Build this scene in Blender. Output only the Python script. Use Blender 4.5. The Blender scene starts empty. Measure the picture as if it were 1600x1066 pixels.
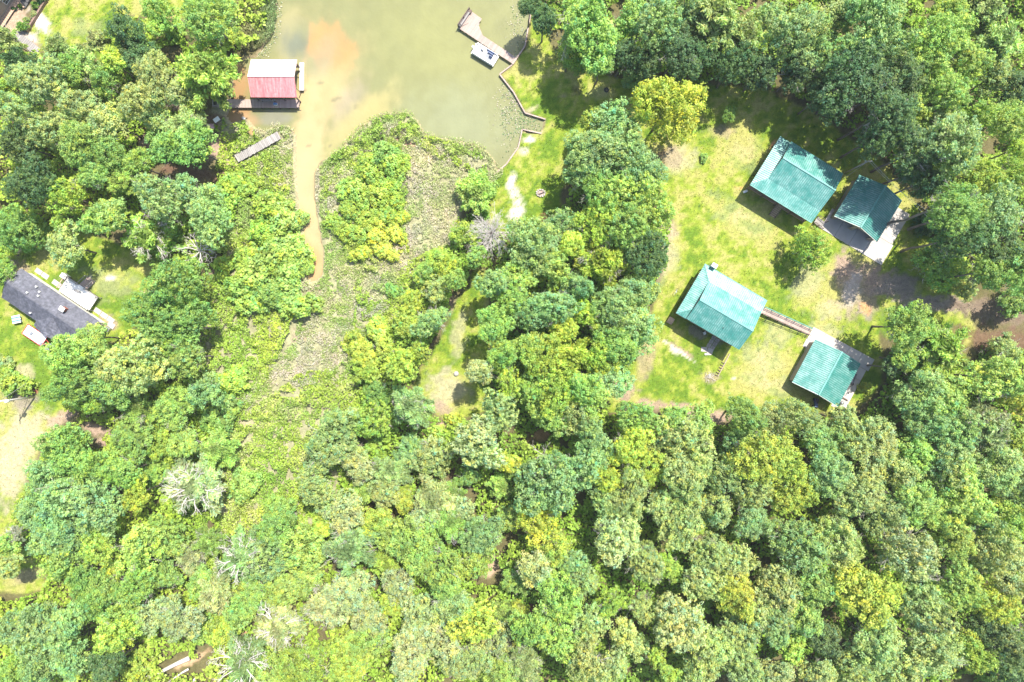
import bpy, math, random
import numpy as np
from mathutils import Vector, Matrix

# ------------------------------------------------------------------ camera, sky, sun, exposure
H = 122.0
SC = bpy.context.scene
COL = SC.collection
cam_data = bpy.data.cameras.new('camera'); cam = bpy.data.objects.new('camera', cam_data); COL.objects.link(cam)
cam.location = (0, 0, H); cam.rotation_euler = (0, 0, 0)
cam_data.lens = 24; cam_data.sensor_width = 36; cam_data.clip_end = 8000; cam_data.clip_start = 1
SC.camera = cam
SUN_EL = math.radians(62); SUN_DIR = (0.552, 0.834)          # towards the sun, seen from above
world = bpy.data.worlds.new('World'); SC.world = world; world.use_nodes = True
wn = world.node_tree.nodes; wl = world.node_tree.links
sky = wn.new('ShaderNodeTexSky'); sky.sky_type = 'NISHITA'; sky.sun_disc = False
sky.sun_elevation = SUN_EL; sky.sun_rotation = math.atan2(SUN_DIR[0], SUN_DIR[1])
sky.air_density = 1.0; sky.dust_density = 1.6
wl.new(sky.outputs[0], wn['Background'].inputs[0]); wn['Background'].inputs[1].default_value = 0.14
sd = bpy.data.lights.new('sun', 'SUN'); sd.energy = 4.9; sd.angle = math.radians(0.5); sd.color = (1.0, 0.93, 0.80)
so = bpy.data.objects.new('sun', sd); COL.objects.link(so)
dz = math.sin(SUN_EL); dh = math.cos(SUN_EL)
so.rotation_euler = Vector((SUN_DIR[0]*dh, SUN_DIR[1]*dh, dz)).to_track_quat('Z', 'Y').to_euler()
so.location = (60, 90, 200)
SC.view_settings.view_transform = 'Standard'; SC.view_settings.look = 'None'
SC.view_settings.exposure = 1.18; SC.view_settings.gamma = 1.0; SC.view_settings.use_curve_mapping = False
SC.render.engine = 'CYCLES'
SC.cycles.max_bounces = 6; SC.cycles.diffuse_bounces = 3; SC.cycles.glossy_bounces = 2
SC.cycles.transmission_bounces = 4; SC.cycles.transparent_max_bounces = 4
try: SC.cycles.use_denoising = True
except Exception: pass

random.seed(4)
def W(px, py, z=0.0):
    """ground place of something seen at photo pixel (px, py) that is z metres high"""
    k = .75/800*(H-z)
    return Vector(((px-800)*k, -(py-533)*k, z))
M2P = 0.114375

# ------------------------------------------------------------------ numpy noise
def _hash(ix, iy, seed):
    h = (ix.astype(np.int64)*374761393 + iy.astype(np.int64)*668265263 + seed*1442695041) & 0xffffffff
    h = ((h ^ (h >> 13))*1274126177) & 0xffffffff
    return ((h ^ (h >> 16)) & 0xffff)/65535.0
def vnoise(x, y, seed=0):
    ix = np.floor(x); iy = np.floor(y); fx = x-ix; fy = y-iy
    fx = fx*fx*(3-2*fx); fy = fy*fy*(3-2*fy)
    a = _hash(ix, iy, seed); b = _hash(ix+1, iy, seed); c = _hash(ix, iy+1, seed); d = _hash(ix+1, iy+1, seed)
    return (a*(1-fx)+b*fx)*(1-fy)+(c*(1-fx)+d*fx)*fy
def fbm(x, y, s, seed=0, o=4):
    r = 0; a = .5; t = 0
    for i in range(o):
        r = r+a*vnoise(x/s, y/s, seed+i*17); t += a; a *= .55; s *= .5
    return r/t
def sdpoly(px, py, poly):
    """signed distance in pixels, positive inside"""
    P = np.array(poly, float); n = len(P)
    d = np.full(px.shape, 1e18); ins = np.zeros(px.shape, bool)
    for i in range(n):
        ax, ay = P[i]; bx, by = P[(i+1) % n]
        ex, ey = bx-ax, by-ay
        t = np.clip(((px-ax)*ex+(py-ay)*ey)/(ex*ex+ey*ey+1e-9), 0, 1)
        d = np.minimum(d, (px-ax-t*ex)**2+(py-ay-t*ey)**2)
        if ay != by:
            c = ((ay > py) != (by > py)) & (px < (bx-ax)*(py-ay)/(by-ay)+ax)
            ins ^= c
    return np.where(ins, 1, -1)*np.sqrt(d)
def sstep(a, b, x):
    t = np.clip((x-a)/(b-a), 0, 1); return t*t*(3-2*t)
def topx(x, y): return x/M2P+800, 533-y/M2P

# ------------------------------------------------------------------ regions (photo pixels at ground level)
WATER = [(437,-260),(432,0),(426,30),(420,55),(408,75),(398,88),(385,88),(368,98),(362,130),(360,165),(352,180),(360,192),(385,185),
 (398,200),(412,205),(430,196),(450,196),(462,212),(461,245),(464,300),(471,350),(479,400),(477,432),(489,442),(503,430),(505,395),
 (496,345),(491,310),(491,270),(500,252),(522,240),(545,220),(560,202),(582,186),(608,177),(635,174),(652,188),(664,210),(690,216),
 (720,221),(742,225),(760,236),(772,250),(778,268),(790,257),(809,231),(815,204),(826,208),(846,208),(851,187),(820,178),
 (802,145),(780,117),(800,102),(820,73),(828,26),(832,-10),(838,-260)]
LAWNS = [
 [(828,22),(850,40),(870,90),(905,112),(950,118),(1000,128),(1090,128),(1190,140),(1250,165),(1330,215),(1395,270),(1440,330),(1475,420),
  (1515,445),(1525,560),(1470,570),(1375,520),(1378,600),(1330,650),(1240,640),(1150,655),(1060,640),(1000,632),(950,645),(962,590),
  (1005,540),(1025,460),(1042,400),(1050,345),(1000,290),(990,200),(930,200),(890,280),(870,330),(845,355),(800,372),(765,350),(765,280),
  (809,231),(816,204),(846,209),(852,187),(821,177),(803,144),(781,116),(800,102),(820,73)],
 [(738,425),(760,425),(770,520),(765,640),(700,660),(645,605),(675,545),(700,505),(708,470),(735,450)],
 [(-60,385),(30,385),(130,360),(220,390),(262,420),(225,500),(160,545),(110,600),(105,650),(60,700),(30,790),(20,850),(-60,860)],
 [(80,-60),(78,-2),(44,50),(60,80),(130,70),(165,110),(180,60),(200,20),(290,30),(300,-60)],
 [(0,860),(60,870),(70,920),(20,930),(-40,920)]]
MARSH = [(330,160),(372,172),(400,195),(430,192),(456,190),(465,215),(466,300),(478,360),(487,420),(495,415),(488,330),(484,270),(520,236),(560,195),
 (600,170),(640,168),(665,205),(725,216),(765,232),(782,268),(770,300),(720,330),(705,385),(670,430),(630,480),(600,540),(560,600),
 (545,680),(520,800),(440,900),(350,860),(330,760),(360,640),(300,560),(330,480),(380,300),(350,240)]
SEDGE = [[(395,205),(430,190),(458,192),(466,215),(466,300),(478,360),(487,440),(500,420),(497,360),(486,270),(520,236),(560,195),
 (600,170),(640,168),(665,205),(725,216),(765,232),(782,268),(765,300),(712,325),(702,375),(650,410),(615,470),(560,540),(545,590),
 (500,610),(440,590),(400,650),(370,650),(400,590),(460,530),(480,480),(470,440),(450,350),(430,300),(400,290),(385,240)]]
TREELAND = [LAWNS, WATER]

def masks(x, y, warp=3.0):
    px, py = topx(x, y)
    wx = (fbm(x, y, 3.0, 5)-.5)*warp*4; wy = (fbm(x, y, 3.0, 9)-.5)*warp*4
    lawn = np.full(x.shape, -1e9)
    for L in LAWNS: lawn = np.maximum(lawn, sdpoly(px+wx, py+wy, L))
    marsh = sdpoly(px+wx, py+wy, MARSH)
    water = sdpoly(px, py, WATER)
    return px, py, lawn, marsh, water

# bare or pale patches: (px, py, rx, ry, angle, strength, colour key)
DIRT = (.28, .205, .16); SAND = (.46, .42, .37); TAN = (.34, .30, .20); MULCH = (.13, .075, .055); ORANGE = (.42, .24, .11); GREY = (.215,.18,.15)
PATCH = [(1320,425,34,22,20,.9,DIRT),(1340,450,48,58,10,.7,DIRT),(1330,455,15,25,10,.85,(.37,.325,.285)),(1342,432,8,6,0,.7,(.37,.33,.29)),(1352,490,12,24,-40,.85,GREY),(1352,485,7,14,-30,.9,ORANGE),(1375,440,28,20,0,.9,DIRT),(1405,450,40,20,10,1,GREY),
 (1470,475,80,14,6,1,GREY),(1570,490,90,24,6,.95,(.15,.115,.085)),(1300,485,30,18,0,.45,TAN),(1262,440,24,40,20,.5,TAN),(1285,520,30,18,10,.45,TAN),(1560,535,90,30,5,.7,MULCH),
 (828,218,16,7,-10,.95,SAND),(822,200,0,0,0,0,SAND),(842,198,10,5,30,.9,DIRT),(799,282,7,16,15,.95,SAND),(806,330,12,24,0,.95,SAND),(803,300,8,14,0,.7,SAND),(818,238,14,8,0,.6,SAND),
 (828,172,14,4,-20,.7,TAN),(880,150,10,6,0,.5,DIRT),(900,140,9,12,0,.5,MULCH),(970,610,26,22,0,.85,DIRT),(1020,632,50,9,8,.9,DIRT),(1085,642,50,9,8,.8,DIRT),(1125,652,14,12,50,.9,DIRT),
 (1035,360,26,20,0,.7,DIRT),(1045,390,18,40,0,.5,TAN),(1010,560,14,45,15,.6,DIRT),(1000,500,18,30,0,.4,TAN),(1045,245,30,20,20,.8,MULCH),(1060,250,30,26,0,.6,TAN),(1130,205,22,12,0,.6,DIRT),
 (1152,293,14,3,8,1,ORANGE),(1206,228,12,3,-55,1,ORANGE),(1165,240,30,30,0,.25,TAN),(1060,545,26,4,32,.95,DIRT),(1048,540,22,3,32,.8,SAND),(1065,553,22,1.6,32,.8,SAND),(1052,548,10,4,35,.8,SAND),
 (1108,590,16,9,0,.6,DIRT),(1090,520,24,9,30,.75,GREY),(1120,530,12,8,40,.7,GREY),(1147,591,4,3,0,.95,SAND),(1200,600,50,18,20,.35,TAN),(1160,340,60,24,30,.3,TAN),(1215,520,24,26,0,.4,TAN),
 (700,610,38,34,0,.75,TAN),(690,640,20,12,0,.8,DIRT),(718,520,12,45,10,.55,TAN),(702,475,10,14,0,.6,DIRT),(695,665,9,12,40,.9,DIRT),
 (90,655,34,12,-25,.9,DIRT),(150,672,26,10,15,.9,DIRT),(160,690,14,10,20,.9,DIRT),(45,680,44,44,0,.8,TAN),(10,730,34,70,0,.85,TAN),(25,425,22,20,0,.8,DIRT),(30,620,30,22,0,.8,GREY),(50,611,9,5,0,1,(.3,.1,.07)),
 (160,440,50,24,0,.35,TAN),(135,440,14,4,-50,.9,SAND),(172,434,13,5,0,.95,SAND),(172,505,22,14,30,.9,DIRT),(35,585,20,14,0,.7,TAN),(45,900,36,12,-20,.9,(.22,.19,.11)),
 (230,225,14,16,0,.95,DIRT),(275,165,16,8,20,.95,DIRT),(90,190,12,6,0,.8,DIRT),(340,232,22,26,0,.9,DIRT),(325,198,12,6,0,1,(.40,.26,.22)),(360,262,14,12,0,.8,DIRT),(330,185,20,10,0,.8,MULCH),(360,318,12,6,0,.9,SAND),
 (334,438,9,22,0,.9,DIRT),(300,270,60,12,10,.8,MULCH),(45,70,20,12,40,.8,DIRT),(20,30,34,44,0,.9,(.36,.27,.2)),(60,30,12,30,-40,.95,(.5,.47,.44)),(45,55,18,8,30,.9,(.42,.36,.32)),(130,40,30,14,0,.3,TAN),
 (625,210,14,10,20,.9,(.36,.22,.16)),(640,228,10,8,0,.8,(.36,.22,.16)),(378,640,22,30,-20,.6,TAN),(395,205,9,9,0,.7,ORANGE),(375,225,0,0,0,0,DIRT),(490,470,10,24,0,.8,DIRT),(470,520,12,16,30,.6,DIRT),
 (300,1030,30,7,-25,.9,(.40,.27,.17)),(385,985,5,16,0,.9,(.38,.2,.13)),(360,912,9,6,-40,.9,(.38,.24,.16)),(765,892,30,10,-20,1,(.36,.26,.19)),(770,880,12,20,-30,.9,(.36,.26,.19)),(700,935,8,5,0,.9,ORANGE),
 (787,705,10,26,10,.7,MULCH),(712,745,14,28,0,.7,MULCH),(845,680,14,10,0,.9,(.26,.16,.09)),(830,948,10,12,0,.9,(.17,.07,.05)),(990,970,6,6,0,.9,(.22,.07,.06)),(1395,90,8,5,0,.9,(.4,.2,.14)),(1340,200,10,6,30,.8,DIRT),
 (1110,105,50,5,0,.6,MULCH),(1030,395,20,60,0,.35,TAN),(1190,560,40,24,20,.4,TAN),(940,145,20,10,0,.4,TAN),(1430,650,20,14,0,.8,MULCH)]

def colour_field(x, y):
    px, py, lawn, marsh, water = masks(x, y)
    n1 = fbm(x, y, 7, 1); n2 = fbm(x, y, 2.2, 2); n3 = fbm(x, y, .8, 3, 2)
    g_dry = np.array([.29, .285, .09]); g_mid = np.array([.20, .258, .03]); g_lush = np.array([.10, .175, .018])
    t = np.clip((n1-.5)*2.0+(n2-.5)*1.8+(n3-.5)*1.5+.42, 0, 1)[:, None]
    grass = .91*np.where(t < .5, g_lush*(1-t*2)+g_mid*t*2, g_mid*(2-t*2)+g_dry*(t*2-1))
    floor = np.array([.09, .075, .042])*(.7+.6*n2[:, None])+np.array([.02, .03, .0])*n1[:, None]
    far_ = sstep(98, 120, np.maximum(np.abs(x), np.abs(y)*1.4))[:, None]; floor = floor*(1-far_)+(np.array([.06, .10, .035])*(.6+.8*n1[:, None]))*far_
    mud = np.array([.24, .235, .14])*(.75+.5*n3[:, None])
    c = floor
    m = sstep(-4, 5, marsh)[:, None]; c = c*(1-m)+mud*m
    m = sstep(-3, 3, lawn+(n2-.5)*10)[:, None]; c = c*(1-m)+grass*m
    for (qx, qy, rx, ry, an, s, col) in PATCH:
        if rx == 0: continue
        near = (np.abs(px-qx) < max(rx, ry)*1.9+4) & (np.abs(py-qy) < max(rx, ry)*1.9+4)
        if not near.any(): continue
        a = math.radians(an); dx = px[near]-qx; dy = py[near]-qy
        u = (dx*math.cos(a)+dy*math.sin(a))/rx; v = (-dx*math.sin(a)+dy*math.cos(a))/ry
        d = np.sqrt(u*u+v*v)+(n2[near]-.5)*1.3+(n3[near]-.5)*.9
        m = (s*(1-sstep(.55, 1.15, d)))[:, None]
        c[near] = c[near]*(1-m)+np.array(col)*(.85+.3*n3[near][:, None])*m
    bed = np.array([.31, .25, .15]); m = sstep(-3, 1, water)[:, None]; c = c*(1-m)+bed*m
    return np.clip(c, 0, 1), lawn, marsh, water

# ------------------------------------------------------------------ materials
MATS = {}
def nmat(name):
    m = bpy.data.materials.new(name); m.use_nodes = True
    nt = m.node_tree; b = nt.nodes['Principled BSDF']; MATS[name] = m
    return m, nt, b
def N(nt, typ, **kw):
    n = nt.nodes.new(typ)
    for k, v in kw.items(): setattr(n, k, v)
    return n
def noise_mul(nt, colsock, scale, lo, hi, coord='Object', detail=4, stretch=None):
    """colour times a procedural variation"""
    tc = N(nt, 'ShaderNodeTexCoord'); src = tc.outputs[coord]
    if stretch:
        mp = N(nt, 'ShaderNodeMapping'); mp.inputs['Scale'].default_value = stretch; nt.links.new(src, mp.inputs[0]); src = mp.outputs[0]
    no = N(nt, 'ShaderNodeTexNoise'); no.inputs['Scale'].default_value = scale; no.inputs['Detail'].default_value = detail
    nt.links.new(src, no.inputs['Vector'])
    mr = N(nt, 'ShaderNodeMapRange'); mr.inputs['From Min'].default_value = .3; mr.inputs['From Max'].default_value = .7
    mr.inputs['To Min'].default_value = lo; mr.inputs['To Max'].default_value = hi
    nt.links.new(no.outputs[0], mr.inputs[0])
    mx = N(nt, 'ShaderNodeVectorMath', operation='SCALE'); nt.links.new(colsock, mx.inputs[0]); nt.links.new(mr.outputs[0], mx.inputs['Scale'])
    return mx.outputs[0], no.outputs[0]
def bump(nt, b, h, strength, dist):
    bp = N(nt, 'ShaderNodeBump'); bp.inputs['Strength'].default_value = strength; bp.inputs['Distance'].default_value = dist
    nt.links.new(h, bp.inputs['Height']); nt.links.new(bp.outputs[0], b.inputs['Normal'])
def mat_plain(name, col, rough=.7, scale=3, lo=.8, hi=1.2, metal=0, spec=.5, stretch=None, per_obj=0, coord='Object', bmp=0):
    m, nt, b = nmat(name)
    rgb = N(nt, 'ShaderNodeRGB'); rgb.outputs[0].default_value = (*col, 1); s = rgb.outputs[0]
    o, h = noise_mul(nt, s, scale, lo, hi, coord, 5, stretch)
    if per_obj:
        oi = N(nt, 'ShaderNodeObjectInfo'); mr = N(nt, 'ShaderNodeMapRange'); mr.inputs['To Min'].default_value = 1-per_obj; mr.inputs['To Max'].default_value = 1+per_obj
        nt.links.new(oi.outputs['Random'], mr.inputs[0])
        v = N(nt, 'ShaderNodeVectorMath', operation='SCALE'); nt.links.new(o, v.inputs[0]); nt.links.new(mr.outputs[0], v.inputs['Scale']); o = v.outputs[0]
    nt.links.new(o, b.inputs['Base Color'])
    b.inputs['Roughness'].default_value = rough; b.inputs['Metallic'].default_value = metal
    b.inputs['Specular IOR Level'].default_value = spec
    if bmp: bump(nt, b, h, bmp, .05)
    return m
def mat_leaf(name, src='obj', transl=.42, rough=.5):
    m, nt, b = nmat(name)
    at = N(nt, 'ShaderNodeAttribute', attribute_name='tint')
    if src == 'obj':
        oi = N(nt, 'ShaderNodeObjectInfo')
        mul = N(nt, 'ShaderNodeVectorMath', operation='MULTIPLY'); nt.links.new(oi.outputs['Color'], mul.inputs[0]); nt.links.new(at.outputs['Vector'], mul.inputs[1])
        c = mul.outputs[0]
    else: c = at.outputs['Vector']
    c, _ = noise_mul(nt, c, .45, .88, 1.14, 'Object', 2)
    # neighbouring trees shade into each other: slow colour drift over the whole wood
    ge = N(nt, 'ShaderNodeNewGeometry')
    for sc_, amp in ((.11, (.20, .05, .15)), (.9, (.10, .0, .16))):
        no = N(nt, 'ShaderNodeTexNoise'); no.inputs['Scale'].default_value = sc_; no.inputs['Detail'].default_value = 3; nt.links.new(ge.outputs['Position'], no.inputs['Vector'])
        sb = N(nt, 'ShaderNodeVectorMath', operation='MULTIPLY_ADD'); sb.inputs[1].default_value = tuple(a*4 for a in amp); sb.inputs[2].default_value = tuple(1-a*2 for a in amp)
        nt.links.new(no.outputs[0], sb.inputs[0])
        mm = N(nt, 'ShaderNodeVectorMath', operation='MULTIPLY'); nt.links.new(c, mm.inputs[0]); nt.links.new(sb.outputs[0], mm.inputs[1]); c = mm.outputs[0]
    out = nt.nodes['Material Output']
    tr = N(nt, 'ShaderNodeBsdfTranslucent'); mx = N(nt, 'ShaderNodeMixShader'); mx.inputs[0].default_value = transl
    tg = N(nt, 'ShaderNodeVectorMath', operation='MULTIPLY'); tg.inputs[1].default_value = (1.1, 1.25, .6)
    nt.links.new(c, tg.inputs[0]); nt.links.new(tg.outputs[0], tr.inputs[0])
    nt.links.new(c, b.inputs['Base Color']); b.inputs['Roughness'].default_value = rough; b.inputs['Specular IOR Level'].default_value = .35
    nt.links.new(b.outputs[0], mx.inputs[1]); nt.links.new(tr.outputs[0], mx.inputs[2]); nt.links.new(mx.outputs[0], out.inputs['Surface'])
    return m
LEAF = mat_leaf('leaf'); WEED = mat_leaf('weed', 'attr', .3)
BARK = mat_plain('bark', (.17, .14, .12), .9, 6, .6, 1.3)
DEADWOOD = mat_plain('dead_wood', (.52, .48, .46), .8, 5, .75, 1.2)
PLANK = mat_plain('weathered_plank', (.34, .265, .235), .8, 4, .75, 1.15, per_obj=.14, stretch=(1, 4, 1))
PLANKG = mat_plain('grey_plank', (.26, .245, .24), .85, 4, .7, 1.2, per_obj=.18, stretch=(1, 4, 1))
WOODN = mat_plain('new_wood', (.46, .32, .23), .75, 4, .8, 1.15, per_obj=.1)
WOODD = mat_plain('dark_wood', (.12, .085, .07), .8, 4, .7, 1.2)
WALL = mat_plain('siding', (.30, .25, .21), .8, 2, .85, 1.1, stretch=(1, 1, 6))
WALLW = mat_plain('white_siding', (.62, .60, .56), .75, 2, .9, 1.05, stretch=(1, 1, 6))
WHITE = mat_plain('white_paint', (.74, .74, .73), .45, 3, .92, 1.04)
GREYM = mat_plain('grey_metal', (.35, .37, .40), .35, 3, .85, 1.1, metal=.6)
DARK = mat_plain('dark_rubber', (.03, .03, .035), .6, 3, .7, 1.3)
GLASSM = mat_plain('window_glass', (.05, .065, .075), .08, 3, .9, 1.1)
CONC = mat_plain('concrete', (.40, .375, .36), .9, 1.2, .82, 1.08, per_obj=.05, coord='Generated')
NAVY = mat_plain('navy_vinyl', (.05, .09, .20), .5)
BLUES = mat_plain('blue_cloth', (.10, .22, .42), .7)
REDP = mat_plain('red_paint', (.48, .04, .035), .5)
TEALP = mat_plain('teal_trim', (.09, .27, .25), .6)
BRICKM = mat_plain('brick_red', (.30, .10, .07), .85)
STONE = mat_plain('stone', (.32, .29, .27), .9, 3, .7, 1.2, per_obj=.2)
def mat_roof(name, col, fade, scale=.5, rough=.30, spec=.7, stretch=(1, 1, 1), metal=.15, amt=(.42, .68)):
    m, nt, b = nmat(name)
    tc = N(nt, 'ShaderNodeTexCoord'); mp = N(nt, 'ShaderNodeMapping'); mp.inputs['Scale'].default_value = stretch
    nt.links.new(tc.outputs['Object'], mp.inputs[0])
    no = N(nt, 'ShaderNodeTexNoise'); no.inputs['Scale'].default_value = scale; no.inputs['Detail'].default_value = 7; no.inputs['Roughness'].default_value = .65
    nt.links.new(mp.outputs[0], no.inputs['Vector'])
    cr = N(nt, 'ShaderNodeValToRGB'); cr.color_ramp.elements[0].position = amt[0]; cr.color_ramp.elements[0].color = (*col, 1)
    cr.color_ramp.elements[1].position = amt[1]; cr.color_ramp.elements[1].color = (*fade, 1)
    nt.links.new(no.outputs[0], cr.inputs[0]); nt.links.new(cr.outputs[0], b.inputs['Base Color'])
    mr = N(nt, 'ShaderNodeMapRange'); mr.inputs['To Min'].default_value = rough-.06; mr.inputs['To Max'].default_value = rough+.14
    nt.links.new(no.outputs[0], mr.inputs[0]); nt.links.new(mr.outputs[0], b.inputs['Roughness'])
    b.inputs['Metallic'].default_value = metal; b.inputs['Specular IOR Level'].default_value = spec
    # weather: grime streaks and a slightly different sheet tone for each slope
    oi = N(nt, 'ShaderNodeObjectInfo'); mo_ = N(nt, 'ShaderNodeMapRange'); mo_.inputs['To Min'].default_value = .9; mo_.inputs['To Max'].default_value = 1.1; nt.links.new(oi.outputs['Random'], mo_.inputs[0])
    vs_ = N(nt, 'ShaderNodeVectorMath', operation='SCALE'); nt.links.new(cr.outputs[0], vs_.inputs[0]); nt.links.new(mo_.outputs[0], vs_.inputs['Scale'])
    o2, _ = noise_mul(nt, vs_.outputs[0], 2.6, .80, 1.10, 'Object', 8); nt.links.new(o2, b.inputs['Base Color'])
    return m
TEAL = mat_roof('teal_roof', (.05, .225, .20), (.19, .36, .345), .7, amt=(.40, .66))
TEALS = mat_plain('teal_seam', (.03, .18, .16), .5)
BLACKR = mat_roof('charcoal_shingle', (.075, .08, .105), (.13, .135, .175), 1.3, .62, .35, (1, 1, 1), 0)
REDR = mat_roof('faded_red_roof', (.58, .15, .17), (.64, .29, .30), .8, .38, .7, (5.5, .5, .5), 0, (.36, .66))
REDLIT = mat_roof('sunlit_red_roof', (.54, .34, .33), (.60, .47, .45), .8, .36, .7, (5.5, .5, .5), 0, (.30, .52))  # paler copy of the red for the sun-facing slope, sunlight put into its colour
GREYR = mat_roof('grey_roof', (.26, .28, .31), (.36, .38, .41), 1.0, .5, .5)

# ground sheet material: colour stored on the sheet, fine grain added here
GROUND, nt, b = nmat('ground')
at = N(nt, 'ShaderNodeAttribute', attribute_name='tint')
c, h1 = noise_mul(nt, at.outputs['Vector'], 1.6, .82, 1.2, 'Object', 6)
c, h2 = noise_mul(nt, c, 7.0, .68, 1.3, 'Object', 4)
nt.links.new(c, b.inputs['Base Color']); b.inputs['Roughness'].default_value = .95; b.inputs['Specular IOR Level'].default_value = .15
bump(nt, b, h2, .6, .12)
WATERM, nt, b = nmat('pond_water')
at = N(nt, 'ShaderNodeAttribute', attribute_name='tint')
c, h1 = noise_mul(nt, at.outputs['Vector'], .35, .94, 1.06, 'Object', 6)
nt.links.new(c, b.inputs['Base Color']); b.inputs['Roughness'].default_value = .16; b.inputs['IOR'].default_value = 1.33
tc = N(nt, 'ShaderNodeTexCoord'); no = N(nt, 'ShaderNodeTexNoise'); no.inputs['Scale'].default_value = 1.8; no.inputs['Detail'].default_value = 3
nt.links.new(tc.outputs['Object'], no.inputs['Vector']); bump(nt, b, no.outputs[0], .22, .10)

# ------------------------------------------------------------------ object helpers
USED = set(); ALLT = []
def tag(o, label=None, cat=None, group=None, kind=None):
    if label: o['label'] = label
    if cat: o['category'] = cat
    if group: o['group'] = group
    if kind: o['kind'] = kind
    return o
def link(o, parent=None):
    COL.objects.link(o)
    if parent is not None: o.parent = parent
    return o
def thing(name, loc, rz=0, label=None, cat=None, group=None):
    o = bpy.data.objects.new(name, None); o.empty_display_size = .3; link(o); o.location = loc; o.rotation_euler = (0, 0, rz)
    return tag(o, label, cat, group)
def part(name, me, parent, loc=(0, 0, 0), rot=(0, 0, 0), kind=None, scale=None, label=None):
    o = bpy.data.objects.new(name, me); link(o, parent); o.location = loc; o.rotation_euler = rot
    if scale: o.scale = scale
    if kind: o['kind'] = kind
    if label: o['label'] = label
    return o
class MB:
    def __init__(s): s.v = []; s.f = []
    def add(s, vs, fs):
        n = len(s.v); s.v += [tuple(p) for p in vs]; s.f += [tuple(i+n for i in f) for f in fs]; return s
    def box(s, c, d, rz=0, rx=0, ry=0):
        m = Matrix.Rotation(rz, 3, 'Z') @ Matrix.Rotation(ry, 3, 'Y') @ Matrix.Rotation(rx, 3, 'X')
        x, y, z = d[0]/2, d[1]/2, d[2]/2
        vs = [m @ Vector(q)+Vector(c) for q in ((-x,-y,-z),(x,-y,-z),(x,y,-z),(-x,y,-z),(-x,-y,z),(x,-y,z),(x,y,z),(-x,y,z))]
        return s.add(vs, [(0,3,2,1),(4,5,6,7),(0,1,5,4),(1,2,6,5),(2,3,7,6),(3,0,4,7)])
    def bar(s, a, b, w, h=None, up=(0, 0, 1)):
        a = Vector(a); b = Vector(b); h = h or w; d = (b-a); L = d.length
        if L < 1e-6: return s
        d /= L; up = Vector(up)
        if abs(d.dot(up)) > .98: up = Vector((0, 1, 0))
        r = d.cross(up).normalized(); u = r.cross(d)
        vs = [p+r*i*w/2+u*j*h/2 for p in (a, b) for i, j in ((-1,-1),(1,-1),(1,1),(-1,1))]
        return s.add(vs, [(0,3,2,1),(4,5,6,7),(0,1,5,4),(1,2,6,5),(2,3,7,6),(3,0,4,7)])
    def tube(s, pts, rad, n=6):
        pts = [Vector(p) for p in pts]; base = len(s.v); m = len(pts)
        for i, p in enumerate(pts):
            d = (pts[min(i+1, m-1)]-pts[max(i-1, 0)]).normalized()
            up = Vector((0, 0, 1)) if abs(d.z) < .9 else Vector((1, 0, 0))
            r = d.cross(up).normalized(); u = r.cross(d); rr = rad[i] if hasattr(rad, '__len__') else rad
            for k in range(n):
                a = 2*math.pi*k/n; s.v.append(tuple(p+(r*math.cos(a)+u*math.sin(a))*rr))
        for i in range(m-1):
            for k in range(n):
                s.f.append((base+i*n+k, base+i*n+(k+1) % n, base+(i+1)*n+(k+1) % n, base+(i+1)*n+k))
        s.f.append(tuple(base+k for k in reversed(range(n)))); s.f.append(tuple(base+(m-1)*n+k for k in range(n)))
        return s
    def prism(s, poly, z0, z1):
        n = len(poly); vs = [(p[0], p[1], z0) for p in poly]+[(p[0], p[1], z1) for p in poly]
        a = sum(poly[i][0]*poly[(i+1) % n][1]-poly[(i+1) % n][0]*poly[i][1] for i in range(n))
        fs = [tuple(range(n, 2*n)), tuple(reversed(range(n)))]+[(i, (i+1) % n, (i+1) % n+n, i+n) for i in range(n)]
        if a < 0: fs = [tuple(reversed(f)) for f in fs]
        return s.add(vs, fs)
    def slab(s, pts, t):
        """3-D polygon with thickness t below it"""
        n = len(pts); P = [Vector(p) for p in pts]; nm = (P[1]-P[0]).cross(P[2]-P[0]).normalized()
        if nm.z < 0: P = P[::-1]; nm = -nm
        vs = P+[p-nm*t for p in P]
        return s.add(vs, [tuple(range(n)), tuple(reversed(range(n, 2*n)))]+[((i+1) % n, i, i+n, (i+1) % n+n) for i in range(n)])
    def mesh(s, name, mat, smooth=False):
        me = bpy.data.meshes.new(name); me.from_pydata(s.v, [], s.f); me.materials.append(mat)
        if smooth: me.polygons.foreach_set('use_smooth', [True]*len(me.polygons))
        me.update(); return me
def quads_mesh(name, V, mat, cols=None):
    """V: (n,4,3) array of separate quads; cols: (n,3)"""
    n = len(V); me = bpy.data.meshes.new(name)
    me.vertices.add(n*4); me.vertices.foreach_set('co', V.reshape(-1).astype(np.float32))
    me.loops.add(n*4); me.loops.foreach_set('vertex_index', np.arange(n*4, dtype=np.int32))
    me.polygons.add(n); me.polygons.foreach_set('loop_start', (np.arange(n)*4).astype(np.int32)); me.polygons.foreach_set('loop_total', np.full(n, 4, np.int32))
    if cols is not None:
        at = me.attributes.new('tint', 'FLOAT_COLOR', 'POINT')
        c = np.ones((n, 4, 4), np.float32); c[:, :, :3] = cols[:, None, :]
        at.data.foreach_set('color', c.reshape(-1))
    me.materials.append(mat); me.update(); me.validate(); return me
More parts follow.
